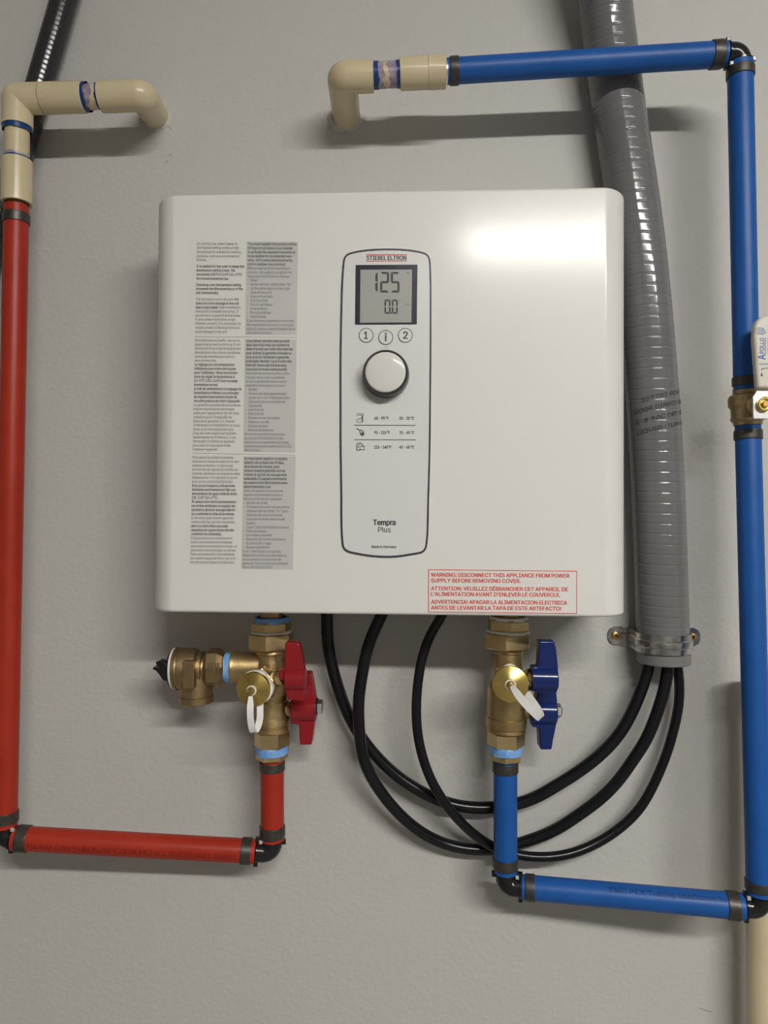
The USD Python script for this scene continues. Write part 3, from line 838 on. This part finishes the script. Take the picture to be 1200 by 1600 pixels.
t.part('coupling', hl([(625, RF / kpx * .96), (626.5, RF / kpx), (668, RF / kpx), (668.6, RF / kpx * .985)]), M['cpvc'])
t.part('adapter', hl([(668.6, RF / kpx * 1.0), (669.4, RF / kpx * 1.03), (695, RF / kpx * 1.03), (696, RF / kpx * 1.0)]), M['cpvc'])
t.part('insert', hl([(693, RF / kpx * .74), (699, RF / kpx * .74)]), M['steel'], label='bright metal insert')

# big cream pipe, lower right
t = Thing('cream_standpipe', 'cream plastic standpipe at the lower right edge behind the blue pipe', 'pipe', (P(1189, 1064, 36)[0], -.036, 0))
kz = .0136
A = P(1189, 1064, 36)
B = np.array([A[0] + .004, A[1], 0.0])
t.part('tube', lathe(A, B - A, [(0, kz * .93), (.0008, kz), (np.linalg.norm(B - A), kz)], 48), M['cpvc'])
t.part('cap_rim', lathe(A, B - A, [(-.004, kz * .9), (-.004, kz * 1.1), (.022, kz * 1.12), (.023, kz)], 48), M['cpvc'])

# ------------------------------------------------------------------ conduits
def conduit(points, r, pitch, amp, seg, skew=.14):
    raw = spline([P(*p) for p in points], 400)
    L = np.linalg.norm(np.diff(raw, axis=0), axis=1).sum()
    n = int(L / pitch * 22)
    s = np.concatenate([[0], np.cumsum(np.linalg.norm(np.diff(raw, axis=0), axis=1))])
    pts = CubicSpline(s, raw)(np.linspace(0, L, n))
    T = np.gradient(pts, axis=0)
    T /= np.linalg.norm(T, axis=1, keepdims=True)
    a, u, w = frame_of(T[0])
    th = np.arange(seg) / seg * 2 * math.pi
    sl = np.linspace(0, L, n)
    rings = []
    for i in range(n):
        u = u - T[i] * (u @ T[i])
        u /= np.linalg.norm(u)
        w = np.cross(T[i], u)
        ph = (sl[i] / pitch + th / (2 * math.pi)) % 1.0
        rr = r - amp * np.exp(-((ph - .5) / .07) ** 2)
        rings.append(pts[i] + rr[:, None] * (np.cos(th)[:, None] * u + np.sin(th)[:, None] * w))
    return rings, pts, T


GC = [(931, -170, 62), (937, -70, 52), (945, 0, 40), (957.5, 100, 31.5), (965.5, 160, 29), (989.5, 320, 27), (1014.5, 560, 27), (1027, 750, 27), (1032.5, 900, 27), (1036.5, 1020, 27)]
RG = .0247
t = Thing('conduit', 'thick grey flexible ribbed conduit hanging behind the heater at right', 'conduit', P(1037, 1036, 27))
rings, cpts, cT = conduit(GC, RG, .0098, .00032, 56)
inner = [np.asarray(cpts[i]) + (rings[i] - cpts[i]) * .8 for i in (len(cpts) - 1, len(cpts) - 25)]
t.part('sheath', rings_mesh(rings, False),  M['conduit'], smooth=40)
E0, E1 = P(1036.5, 1019, 27), P(1037, 1035, 27)
LE = np.linalg.norm(E1 - E0)
t.part('end_bushing', rings_mesh([E0 + (np.cos(a_ := np.arange(64) / 64 * 2 * math.pi)[:, None] * np.array([1, 0, 0]) + np.sin(a_)[:, None] * np.array([0, 1, 0])) * rr + (E1 - E0) * k
                                  for k, rr in ((0, RG * .97), (0, RG * 1.005), (.9, RG * 1.01), (1, RG * .98), (1, RG * .86), (-1.2, RG * .84))], False), M['conduitend'], label='plain grey end bushing')


def wrap_ring(text, px, py, start, height, pitch_w, slope, mat):
    """lettering running round the grey conduit; start is the angle where it begins (0 faces the room)"""
    i = int(np.argmin([abs(q[2] - P(px, py, 27)[2]) for q in cpts]))
    c, T_ = cpts[i], cT[i]
    v, f = text2(text, height, len(text) * pitch_w, .00006)
    up = -T_ if T_[2] < 0 else T_
    u = np.array([0, -1.0, 0])
    u -= up * (u @ up)
    u /= np.linalg.norm(u)
    rt = np.cross(up, -u)
    rt = rt if rt[0] > 0 else -rt
    th = start + v[:, 0] / RG
    rr = RG + .00050 + v[:, 2]
    pts = c + up * (v[:, 1] + slope * v[:, 0])[:, None] + rr[:, None] * (np.cos(th)[:, None] * u + np.sin(th)[:, None] * rt)
    return trimesh.Trimesh(pts, f, process=False)


for s, px, py, st in (('157782 0220', 1019, 631, -.72), ('DOOR DIRECT BURIAL', 1021, 648, -1.05), ('E-8 90C DRY 60C', 1022, 664, -1.0), ('LIQUID-TUFF UL', 1024, 680, -.98)):
    t.part('printed_text', wrap_ring(s, px, py, st, .0037, .0038, .15, None), M['conduitprint'], smooth=False)
t.part('printed_text', wrap_ring('K IH ( I', 949, 20, -.85, .0040, .0046, .30, None), M['conduitprint'], smooth=False)

t = Thing('conduit', 'dark charcoal flexible conduit behind the cream elbow at top left', 'conduit', P(5, 340, 15))
rings, q1, q2 = conduit([(137, -130, 15), (112, -45, 15), (100, 0, 15), (62.5, 130, 15), (33, 235, 15), (3, 330, 15), (-25, 420, 15), (-45, 500, 15)], .0128, .0050, .00018, 36)
t.part('sheath', rings_mesh(rings), M['darkconduit'], smooth=40)

# strap holding the grey conduit
t = Thing('conduit_strap', 'bright two-hole metal strap holding the grey conduit to the wall', 'strap', P(1036, 998, 0))
c0 = P(1035.5, 1007, 27)
zc = P(1024, 994, 2)[2] - c0[2]
rs = RG + .0009
path, wob = [], []
xl, xr = P(949.5, 993, 1.5)[0], P(1094.5, 997, 1.5)[0]
yb = -.0014
arc = [(c0[0] - rs - .0065, yb)]
arc += [(c0[0] - rs - .003 + .003 * math.sin(s) , yb - .003 * (1 - math.cos(s))) for s in np.linspace(.2, 1.4, 4)]
arc += [(c0[0] - rs * math.cos(s), -.027 - rs * math.sin(s)) for s in np.linspace(-.35, math.pi + .35, 48)]
arc += [(c0[0] + rs + .003 - .003 * math.sin(s), yb - .003 * (1 - math.cos(s))) for s in np.linspace(1.4, .2, 4)]
arc += [(c0[0] + rs + .0065, yb)]
arc = np.array(arc)
zmid = P(1036, 995.5, 27)[2] - .004
Tg = np.gradient(arc, axis=0)
Tg /= np.linalg.norm(Tg, axis=1, keepdims=True)
Nn = np.column_stack([Tg[:, 1], -Tg[:, 0]])
if (Nn[len(arc) // 2] @ np.array([0, -1])) < 0:
    Nn = -Nn
hb_ = .0092
cross = [(-1, 0), (-1, .0007), (-.42, .0007), (-.30, .0017), (0, .0021), (.30, .0017), (.42, .0007), (1, .0007), (1, 0), (.4, 0), (.25, .0009), (-.25, .0009), (-.4, 0)]
rings = np.stack([np.column_stack([arc[:, 0] + Nn[:, 0] * o, arc[:, 1] + Nn[:, 1] * o, np.full(len(arc), zmid + k * hb_)]) for k, o in cross], 1)
t.part('band', rings_mesh(rings), M['zinc'], smooth=30)
for sgn, xe in ((-1, xl), (1, xr)):
    x_in = c0[0] + sgn * (rs + .0055)
    zz = zmid + (.0008 if sgn < 0 else -.0002)
    ear = Polygon([(x_in, zz - hb_), (xe - sgn * .0065, zz - hb_), (xe - sgn * .002, zz - hb_ * .75), (xe, zz - hb_ * .3), (xe, zz + hb_ * .3), (xe - sgn * .002, zz + hb_ * .75), (xe - sgn * .0065, zz + hb_), (x_in, zz + hb_)])
    g = soft(np.array(ear.exterior.coords)[:-1], .0012)
    t.part('mounting_ear', prism(g, [(0.0004, 0), (.0014, 0), (.0018, .0004)], lambda q, h: np.column_stack([q[:, 0], np.full(len(q), -h), q[:, 1]])), M['zinc'])
    sx, sz = ((x_in + xe) / 2 - sgn * .0005, zz + .0003)
    sc = t.part('screw', lathe((sx, -.0017, sz), (0, -1, 0), [(0, .0042), (.0008, .0042), (.0018, .0036), (.0022, .0026), (.0022, .0016), (.0012, .0013)], 28), M['screw'], label='brass coloured screw head')
    t.part('screw_recess', trimesh.util.concatenate([bar((sx, -.0036, sz), (1, 0, 0), (0, 0, 1), (0, -1, 0), (.0034, .0009, .0008), .0001), bar((sx, -.0036, sz), (1, 0, 0), (0, 0, 1), (0, -1, 0), (.0009, .0034, .0008), .0001)]), M['screwdark'], sc)

# ------------------------------------------------------------------ black supply cables
CA = [(511, 930, 26), (511, 962, 26), (513.5, 1013, 26), (525.5, 1065, 25), (546.5, 1121, 23.5), (578, 1170, 23), (620, 1212, 22), (662, 1239, 21), (704, 1256, 18.5), (742, 1262, 17.5), (788, 1259.5, 18), (830, 1248.5, 20), (865, 1230, 23), (900, 1208, 24),
      (943, 1174, 26), (967, 1147, 26), (985, 1117, 26), (999, 1085, 26), (1011.5, 1048, 26), (1016, 1024, 26)]
CB = [(607, 930, 34), (595.5, 962, 36), (578, 1002, 38), (567, 1048, 40), (561, 1090, 40.5), (561.5, 1142, 40.5), (569, 1188, 38), (592, 1233, 32), (627, 1275, 26), (669, 1307, 19), (711, 1323, 15), (753, 1327.5, 14), (790, 1323.5, 14), (811, 1318, 14), (844, 1307, 16), (872, 1294, 18),
      (900, 1276, 20), (940, 1246, 24), (971, 1213, 27), (990, 1186, 29), (1009, 1156, 31), (1024, 1121, 32), (1037, 1080, 32), (1043, 1047, 32), (1044, 1022, 32)]
CC = [(703, 930, 34), (690, 962, 36), (672, 994, 38), (657, 1041, 40), (651, 1090, 40), (651.5, 1135, 40), (660, 1181, 38), (676, 1223, 37), (700, 1261, 34.5), (732, 1296, 30), (760, 1317, 28.5), (788, 1330, 28), (819.5, 1337.5, 28), (858, 1339, 27), (890, 1334, 26), (925, 1321, 24),
      (968, 1294, 22), (1000, 1262, 21), (1023, 1222, 20), (1042, 1176, 20), (1053, 1138, 20), (1060, 1103, 20), (1060.5, 1057, 22), (1057, 1030, 23)]
for pts, lab, rc_ in ((CA, 'black supply cable nearest the red valve, looping highest under the heater', .0059), (CB, 'black supply cable from the middle entry, crossing in front of the first loop', .0057), (CC, 'black supply cable entering nearest the blue valve, hanging lowest at right', .0047)):
    t = Thing('supply_cable', lab, 'cable', P(*pts[0]), group=None)
    t.part('jacket', sweep(spline([P(*p) for p in pts], 160), rc_, 22), M['cable'])


# ------------------------------------------------------------------ hot valve
def ring_tape(p0, p1, c0, c1, r_px, seed, wav=1.6, seg=64):
    """thread tape: a crumpled band"""
    A, B = P(*p0), P(*p1)
    a, u, w = frame_of(B - A)
    L = np.linalg.norm(B - A)
    k = 0 if abs(p1[0] - p0[0]) > abs(p1[1] - p0[1]) else 1
    s = (depth(A) + depth(B)) / 2 / FPX
    th = np.arange(seg) / seg * 2 * math.pi
    c3 = np.column_stack([np.cos(th) * 1.8 + 7, np.sin(th) * 1.8 + 7, np.zeros(seg)])
    circ = np.cos(th)[:, None] * u + np.sin(th)[:, None] * w
    rings = []
    for q, rr, nzs in ((0, .86, 0), (0, 1.0, 1), (.35, 1.04, 2), (.7, 1.0, 3), (1, 1.01, 4), (1, .86, 4)):
        e = (meshkit.noise(c3 + nzs * 1.7, seed) - .5) * 2
        cc = c0 + (c1 - c0) * q + e * wav * (1 if q in (0, 1) else .2)
        tt_ = (cc - p0[k]) / (p1[k] - p0[k]) * L
        r2 = r_px * s * (rr + (meshkit.noise(c3 * 2 + nzs, seed + 5) - .5) * .05)
        rings.append(A + a * tt_[:, None] + circ * r2[:, None])
    return rings_mesh(rings, False)


def port(t, body_pt, cap_pt, r_cap, tape_seed):
    """drain port leaving the valve towards the room: body, hex, polished cap with its nub"""
    A, B = P(*body_pt), P(*cap_pt)
    ax = B - A
    L = np.linalg.norm(ax)
    t.part('drain_port', lathe(A, ax, [(.004, .0125), (L * .45, .0125), (L * .5, .0115), (L - .002, .0115)], 40), M['brass'])
    t.part('port_nut', lathe(A, ax, [(L - .024, .0152), (L - .023, .0166), (L - .0135, .0166), (L - .0125, .0152)], 6, .3), M['brassnut'], smooth=False)
    a, u, w = frame_of(ax)
    th = np.arange(48) / 48 * 2 * math.pi
    e = (meshkit.noise(np.column_stack([np.cos(th) * 2 + 3, np.sin(th) * 2 + 3, np.zeros(48)]), tape_seed) - .5)
    circ = np.cos(th)[:, None] * u + np.sin(th)[:, None] * w
    t.part('thread_tape', rings_mesh([A + a * (L - .0125) + circ * .0115, A + a * (L - .0115) + circ * (.0152 + e * .003)[:, None], A + a * (L - .0060) + circ * (.0153 + e * .003)[:, None], A + a * (L - .0048) + circ * .0115], False), M['ptfe'], label='white thread tape under the cap')
    rc = r_cap
    turned = []
    for k in range(45):                                    # fine turning grooves
        q = .97 - k * .0178
        turned.append((.0001 + .0026 * (1 - q ** 1.6) + (.000047 if k % 2 else 0), rc * q))
    cap = t.part('port_cap', lathe(B, ax, [(-.0048, rc * .93), (-.0044, rc * .985), (-.0006, rc), (-.0001, rc * .99)] + turned + [(.0025, rc * .12), (.0025, .0002)], 72), M['cap'], smooth=12, label='polished round brass cap')
    t.part('cap_nub', lathe(B, ax, [(.0022, .0021), (.0032, .0021), (.0036, .0034), (.0052, .0036), (.0064, .0028), (.0068, .0010)], 28), M['cap'], cap)
    return B, a, L


def strap_loop(t, path, width_dir, width):
    pts = spline([P(*p) for p in path], 40)
    n = len(pts)
    wd = np.full(n, width) * np.clip(.62 + np.arange(n) / n * 3, .62, 1)
    return pts, wd


hot = Thing('service_valve', 'brass hot water service valve with two red handles and capped drain', 'valve', P(425, 1187, 47))
ax0, ax1 = (424, 955, 47), (425, 1190, 47)
hot.part('inlet_nipple', plathe(ax0, ax1, [(948, 18), (972, 18)]), M['bronze'])
hot.part('thread_tape', ring_tape(ax0, ax1, 964, 973, 27, 21, .8), M['bluetape'], label='blue thread tape under the heater')
hot.part('reducer_nut', plathe(ax0, ax1, hexa(970, 987, 31.5), 6, .15), M['brassnut'], smooth=False)
hot.part('union_nut', plathe(ax0, ax1, hexa(987.5, 1014, 36.3, .08), 6, .06), M['brassnut'], smooth=False)
hot.part('thread_tape', ring_tape(ax0, ax1, 984.5, 988, 31.8, 22, 1.0), M['ptfe'], label='white thread tape above the union nut')
bodyp = [(1012, 24), (1015, 26), (1019, 26.5), (1021, 24.5), (1030, 24), (1036, 26.5), (1078, 27), (1086, 24.5), (1092, 24), (1094.5, 26), (1118, 26), (1120, 27.6), (1129, 28.2), (1130.5, 26.4), (1133, 26.2), (1134, 27.8), (1140, 28), (1142, 26)]
hot.part('body', plathe(ax0, ax1, bodyp), M['brass'], smooth=30)
hot.part('body_hex', plathe(ax0, ax1, hexa(1141, 1166, 27.6, .06), 6, math.pi / 6), M['brassnut'], smooth=False)
hot.part('thread_tape', ring_tape(ax0, ax1, 1164, 1177, 24.6, 25, 1.6), M['bluetape'], label='blue and white thread tape above the pipe adapter')
hot.part('pipe_adapter', plathe(ax0, ax1, hexa(1175.5, 1186, 25.2, .08), 6, .35), M['brassnut'], smooth=False)
hot.part('side_branch', plathe((424, 1042, 47), (362, 1042, 47), [(424, 20), (398, 21.5), (386, 23), (370, 24), (366, 25.5), (363.5, 25.5), (362.5, 24)]), M['brass'])
B_, a_h, _ = port(hot, (420, 1058, 47), (395, 1077.5, 92), 27.2 * .653 / FPX, 31)
hot.part('drain_stem', plathe((414, 1061, 66), (447, 1060, 84), [(414, 13), (432, 13), (433, 9.5), (438, 9.5), (439, 12), (447, 12)]), M['brass'])
pts, wd = strap_loop(hot, [(391.5, 1088, 99), (391, 1110, 103), (392.5, 1132, 103), (397.5, 1143.5, 99), (404, 1132, 95), (406.5, 1115, 92), (407, 1097, 88)], (1, 0, 0), .0060)
cs_ = hot.part('cap_strap', ribbon(pts, (1, .15, 0), wd, .0013), M['strap'], label='white plastic strap of the drain cap')
th = np.linspace(0, 2 * math.pi, 40, endpoint=False)
a, u, w = frame_of(a_h)
hot.part('strap_eye', lathe(B_ + a_h * .0029, a_h, [(0, .0024), (0, .0046), (.0009, .0046), (.0009, .0024)], 32), M['strap'], cs_)
main_h = [(476, 1050), (487, 1050), (490.5, 1068), (493.5, 1088), (495.5, 1104), (493.5, 1122), (491, 1140), (488.5, 1159.5), (470, 1160), (469, 1129), (456.5, 1127), (456, 1118), (457.5, 1104), (463, 1103), (464, 1090), (474, 1080)]
hm = hot.part('handle', [px_prism(main_h, 47, .017, .0016, 2.4), plathe((456, 1106, 48), (495, 1106, 48), [(456.3, 19), (457.5, 21.5), (492.5, 21.5), (494.6, 18), (494.7, 4)])], M['redhandle'], label='red wing handle of the main valve')
hot.part('handle_stem', plathe((444, 1107, 47), (466, 1108, 47), [(444, 13), (449, 12), (455, 10.5), (460, 7), (470, 7)]), M['brass'])
hot.part('stem_washer', plathe((493, 1104, 47), (506, 1104.5, 47), [(493, 13.5), (496.5, 13.5), (497, 12)], 32), M['black'], hm)
hot.part('stem_nut', plathe((493, 1104, 47), (506, 1104.5, 47), [(495, 10), (496, 11.4), (503, 11.4), (504.5, 9.5), (504.6, 5)], 6, .4), M['steel'], hm, smooth=False, label='bright steel nut')
dr_h = [(446.8, 1003), (450, 1001.5), (468.6, 1003.8), (470.6, 1010), (473.5, 1026), (476.3, 1043), (477.8, 1052), (477, 1076), (478.5, 1086), (477, 1092), (450.5, 1091), (448.5, 1079), (446, 1074), (445.8, 1061), (441, 1061), (437, 1059.3), (436.6, 1047.5), (440, 1044), (446, 1042.5)]
hot.part('handle', [px_prism(dr_h, 84, .0125, .0014, 2.0), plathe((446, 1060, 85), (478, 1060, 85), [(446.3, 16), (447.5, 18.5), (476, 18.5), (477.8, 16), (477.9, 4)])], M['redhandle'], label='red wing handle of the drain')

# relief valve
rel = Thing('relief_valve', 'dull brass pressure relief valve pointing left from the hot valve', 'valve', P(306, 1098, 47))
r0, r1 = (352, 1043, 47), (270, 1044.5, 47)
rel.part('thread_tape', ring_tape((368, 1043, 47), (340, 1043, 47), 363.5, 353, 22.5, 41, 1.0), M['bluetape'], label='blue thread tape')
rel.part('nipple', plathe((372, 1043, 47), (340, 1043, 47), [(361, 19), (350, 19)]), M['bronze'])
rel.part('hex_collar', plathe(r0, r1, [(353.5, 20), (352, 23), (346, 28), (343, 30.5), (328, 30.5), (323.5, 27), (322, 21)], 8, .2), M['bronze'], smooth=False)
for k, sx in enumerate((327.5, 332, 336.5, 341)):
    rel.part('raised_mark', px_prism([(sx - 1.3, 1036), (sx + 1.2, 1036), (sx + 1.2, 1050 - k), (sx - 1.3, 1050 - k)], 64.3, .0016, .0003, .3), M['bronze'])
rel.part('body', plathe(r0, r1, [(323.5, 20), (319, 21), (318.5, 26), (314, 26.5), (313.5, 24), (311, 24.5), (309, 29), (304, 31.5), (284, 32), (283, 31), (280, 31.5), (279, 33), (276, 33), (274.5, 30)]), M['bronze'], smooth=28)
rel.part('outlet', plathe((306, 1050, 47), (306.5, 1098, 47), [(1050, 25), (1086, 25), (1087, 26.5), (1096, 26.5), (1097.5, 25), (1097.5, 21), (1088, 20)]), M['bronze'])
rel.part('flat_pad', px_prism([(289, 1031), (306.5, 1031), (306.5, 1073), (289, 1073)], 63, .0150, .0008, .8), M['bronze'])
rel.part('sealing_washer', plathe(r0, r1, [(274.5, 31.5), (272.5, 32), (271, 31)]), M['strap'], label='white sealing washer')
rel.part('test_lever', [plathe(r0, (255, 1044.5, 47), [(271.5, 30), (269, 30), (266, 24), (262.5, 12), (262, 8)]), px_prism([(246.5, 1032.5), (252, 1031), (259, 1033), (268, 1040), (268, 1056), (263, 1062), (258, 1061), (252, 1052), (247, 1046), (241.5, 1043.5), (243, 1040.5), (250, 1041), (254, 1040.5), (248, 1038)], 58, .012, .001, .8)], M['black'], label='black test lever')

# ------------------------------------------------------------------ cold valve
cold = Thing('service_valve', 'brass cold water service valve with two blue handles and capped drain', 'valve', P(790, 1187, 47))
ax0, ax1 = (794.5, 955, 47), (789.8, 1190, 47)
cold.part('inlet_nipple', plathe(ax0, ax1, [(948, 19), (972, 19)]), M['bronze'])
cold.part('thread_tape', ring_tape(ax0, ax1, 963, 968, 29, 51, .8), M['ptfe'], label='white thread tape under the heater')
cold.part('reducer_nut', plathe(ax0, ax1, hexa(966, 986, 33.5), 6, .0), M['brassnut'], smooth=False)
cold.part('union_nut', plathe(ax0, ax1, hexa(987, 1013, 38.5, .08), 6, .22), M['brassnut'], smooth=False)
cold.part('thread_tape', ring_tape(ax0, ax1, 983.5, 988, 33.5, 52, 1.2), M['ptfe'], label='white thread tape above the union nut')
cold.part('body', plathe(ax0, ax1, [(1012, 23), (1015, 25), (1018, 25), (1020, 23.5), (1058, 23.5), (1064, 24.5), (1070, 28.4), (1075, 30.2), (1116, 30.2), (1117.5, 29.4), (1119, 29.4), (1120, 31.6), (1134, 31.6), (1135.5, 30), (1137, 30), (1138, 30.8), (1141, 30.8), (1142, 28)]), M['brass'], smooth=30)
cold.part('body_hex', plathe(ax0, ax1, hexa(1142, 1165, 29.2, .06), 6, math.pi / 6 + .1), M['brassnut'], smooth=False)
cold.part('thread_tape', ring_tape(ax0, ax1, 1164, 1177, 25, 55, 1.2), M['bluetape'], label='blue and white thread tape above the pipe adapter')
cold.part('pipe_adapter', plathe(ax0, ax1, hexa(1176, 1187.5, 26.2, .08), 6, .15), M['brassnut'], smooth=False)
B_, a_c, _ = port(cold, (794, 1056, 47), (797.5, 1069, 92), 28.2 * .653 / FPX, 61)
cold.part('drain_stem', plathe((806, 1062, 66), (838, 1062, 76), [(806, 14), (824, 14), (825, 17), (829, 17), (829.5, 13), (840, 13)]), M['brass'])
pts, wd = strap_loop(cold, [(800, 1072, 100), (809, 1085, 105), (822, 1101, 108), (836, 1115, 108), (845, 1121.5, 105), (843, 1114, 100), (836, 1102, 96), (829, 1092, 92), (823, 1083, 88)], None, .0068)
cs_ = cold.part('cap_strap', ribbon(pts, (.74, 0, .67), wd, .0013), M['strap'], label='white plastic strap of the drain cap')
cold.part('strap_eye', lathe(B_ + a_c * .0029, a_c, [(0, .0024), (0, .0048), (.0009, .0048), (.0009, .0024)], 32), M['strap'], cs_)
main_c = [(842, 1046), (862, 1046), (866.5, 1075), (868, 1095), (868.2, 1118), (865.5, 1134), (862, 1150), (859.3, 1167), (841.8, 1167), (840, 1133.5), (830, 1132.5), (827.5, 1122), (829, 1106), (834.5, 1098), (837, 1080)]
hm = cold.part('handle', [px_prism(main_c, 47, .017, .0016, 2.4), plathe((828, 1111.5, 48), (868, 1111.5, 48), [(828.3, 18), (829.5, 21), (866, 21), (868, 18.5), (868.1, 4)])], M['bluehandle'], label='blue wing handle of the main valve')
cold.part('handle_stem', plathe((815, 1111, 47), (836, 1112, 47), [(815, 15), (820, 13), (826, 11), (838, 9)]), M['brass'])
cold.part('stem_nut', plathe((866, 1110, 47), (878, 1110.5, 47), [(866, 10), (867, 11.4), (875, 11.4), (877, 9), (877.2, 5)], 6, .4), M['steel'], hm, smooth=False, label='bright steel nut')
dr_c = [(840.6, 1000), (863.8, 1000), (867, 1013.8), (869.7, 1038), (870, 1056), (868, 1079.6), (837.8, 1079.6), (837.6, 1062), (830.3, 1056), (829.2, 1041), (833, 1039.6), (838.8, 1039.6), (840, 1015)]
cold.part('handle', [px_prism(dr_c, 78, .013, .0014, 2.0), plathe((829, 1060, 79), (869.5, 1060, 79), [(829.3, 17), (830.5, 19.5), (868, 19.5), (869.6, 17.5), (869.7, 4)])], M['bluehandle'], label='blue wing handle of the drain')

# ------------------------------------------------------------------ ball valve at the right edge
bv = Thing('ball_valve', 'bronze ball valve with white lever at the right edge', 'valve', P(1168, 664, 66))
b0, b1 = (1166.5, 604, 66), (1168.6, 668, 66)
bv.part('body', plathe(b0, b1, [(606, 14), (607, 20), (616, 20.5), (618, 25.5), (622, 27.5), (634, 27.5), (638, 24.5), (641, 24), (651, 24), (654, 25), (657, 24), (660, 21), (664.5, 20.5), (665, 14)]), M['bronze'])
bv.part('stem_boss', plathe((1171, 632, 66), (1191.5, 632.5, 97), [(1171, 15), (1182, 15), (1184, 10), (1191.5, 10)]), M['bronze'])
lv = bv.part('lever', [px_prism([(1175, 621), (1181, 612), (1181, 600), (1221, 600), (1221, 612), (1212, 640), (1205, 655), (1176, 655)], 98, .0022, .0006, 1.2)], M['steel'], label='bright steel lever plate')
bv.part('stem_nut', lathe(P(1192.5, 632, 99), (0, -1, 0), [(0, .0058), (.0008, .0062), (.0034, .0062), (.004, .0056), (.004, .0044), (.0026, .0042)], 40), M['cap'], lv, label='brass stem nut')
bv.part('stem', lathe(P(1192.5, 632, 99), (0, -1, 0), [(0, .0030), (.0046, .0030), (.0052, .0024)], 28), M['screw'], lv)
slv = bv.part('lever_sleeve', px_prism([(1174.8, 530), (1176, 512), (1180, 502), (1187, 496), (1197, 493), (1206, 493), (1216, 496), (1223, 502), (1227, 512), (1228, 530), (1222, 608), (1180.5, 608)], 100, .0084, .0026, 5, 5), M['sleeve'], label='cream plastic lever sleeve with blue lettering')


def stext(text, px, y0, y1, cap_px, d, bold=False, mirror=False):
    """lettering that reads upwards on the lever sleeve"""
    A, B = P(px, y0, d), P(px, y1, d)
    L = np.linalg.norm(B - A)
    v, f = text2(text, cap_px * L / abs(y1 - y0), L, .00008, bold)
    up, left = np.array([0, 0, 1.0]), np.array([-1.0, 0, 0])
    return outward(trimesh.Trimesh(A + v[:, :1] * up + v[:, 1:2] * left + v[:, 2:] * np.array([0, -1.0, 0]), f, process=False))


SD = 104.25                                            # millimetres: the face of the sleeve


def splate(poly):
    W_ = np.array([P(x, y, SD) for x, y in poly])
    return prism(W_[:, [0, 2]], [(-SD * .001, 0), (-SD * .001 - .0001, 0)], lambda q, h: np.column_stack([q[:, 0], np.full(len(q), h), q[:, 1]]))



bv.part('sleeve_text', stext('A', 1195.8, 562, 553.5, 11.5, SD, True), M['blueink'], slv, smooth=False)
bv.part('sleeve_text', stext('POLLO', 1193.5, 552.5, 528, 6.2, SD, True), M['blueink'], slv, smooth=False)
bv.part('sleeve_text', stext('VALVES', 1203, 552, 528, 4.8, SD), M['palebluink'], slv, smooth=False)
bv.part('rule', splate([(1195.2, 553), (1196.0, 553), (1195.8, 528), (1195.0, 528)]), M['blueink'], slv, smooth=False)
for k in range(5):
    y = 511.5 + k * 2.4
    bv.part('logo_stripe', splate([(1183.2 - .05 * k, y), (1191.5, y), (1194.5 - abs(k - 2) * .7, y + .8), (1191.5, y + 1.7), (1183.2, y + 1.7)]), M['palebluink'], slv, smooth=False)
bv.part('logo_mark', splate([(1192, 512), (1197.5, 519.5), (1192, 523.5), (1190.5, 522.4), (1194.5, 519), (1190.8, 513)]), M['palebluink'], slv, smooth=False)
bv.part('rule', splate([(1186, 567.6), (1214, 567.6), (1214, 569.8), (1186, 569.8)]), M['palebluink'], slv, smooth=False)
bv.part('arrow_mark', splate([(1190, 579), (1189, 577.6), (1191, 575.5), (1194, 574.9), (1214, 574.9), (1214, 575.7), (1194, 575.8), (1191.6, 577)]), M['greyink'], slv, smooth=False)
bv.part('arrow_mark', splate([(1188.6, 588), (1188.6, 585.5), (1190.2, 582), (1191.6, 585.5), (1191.6, 588)]), M['greyink'], slv, smooth=False)
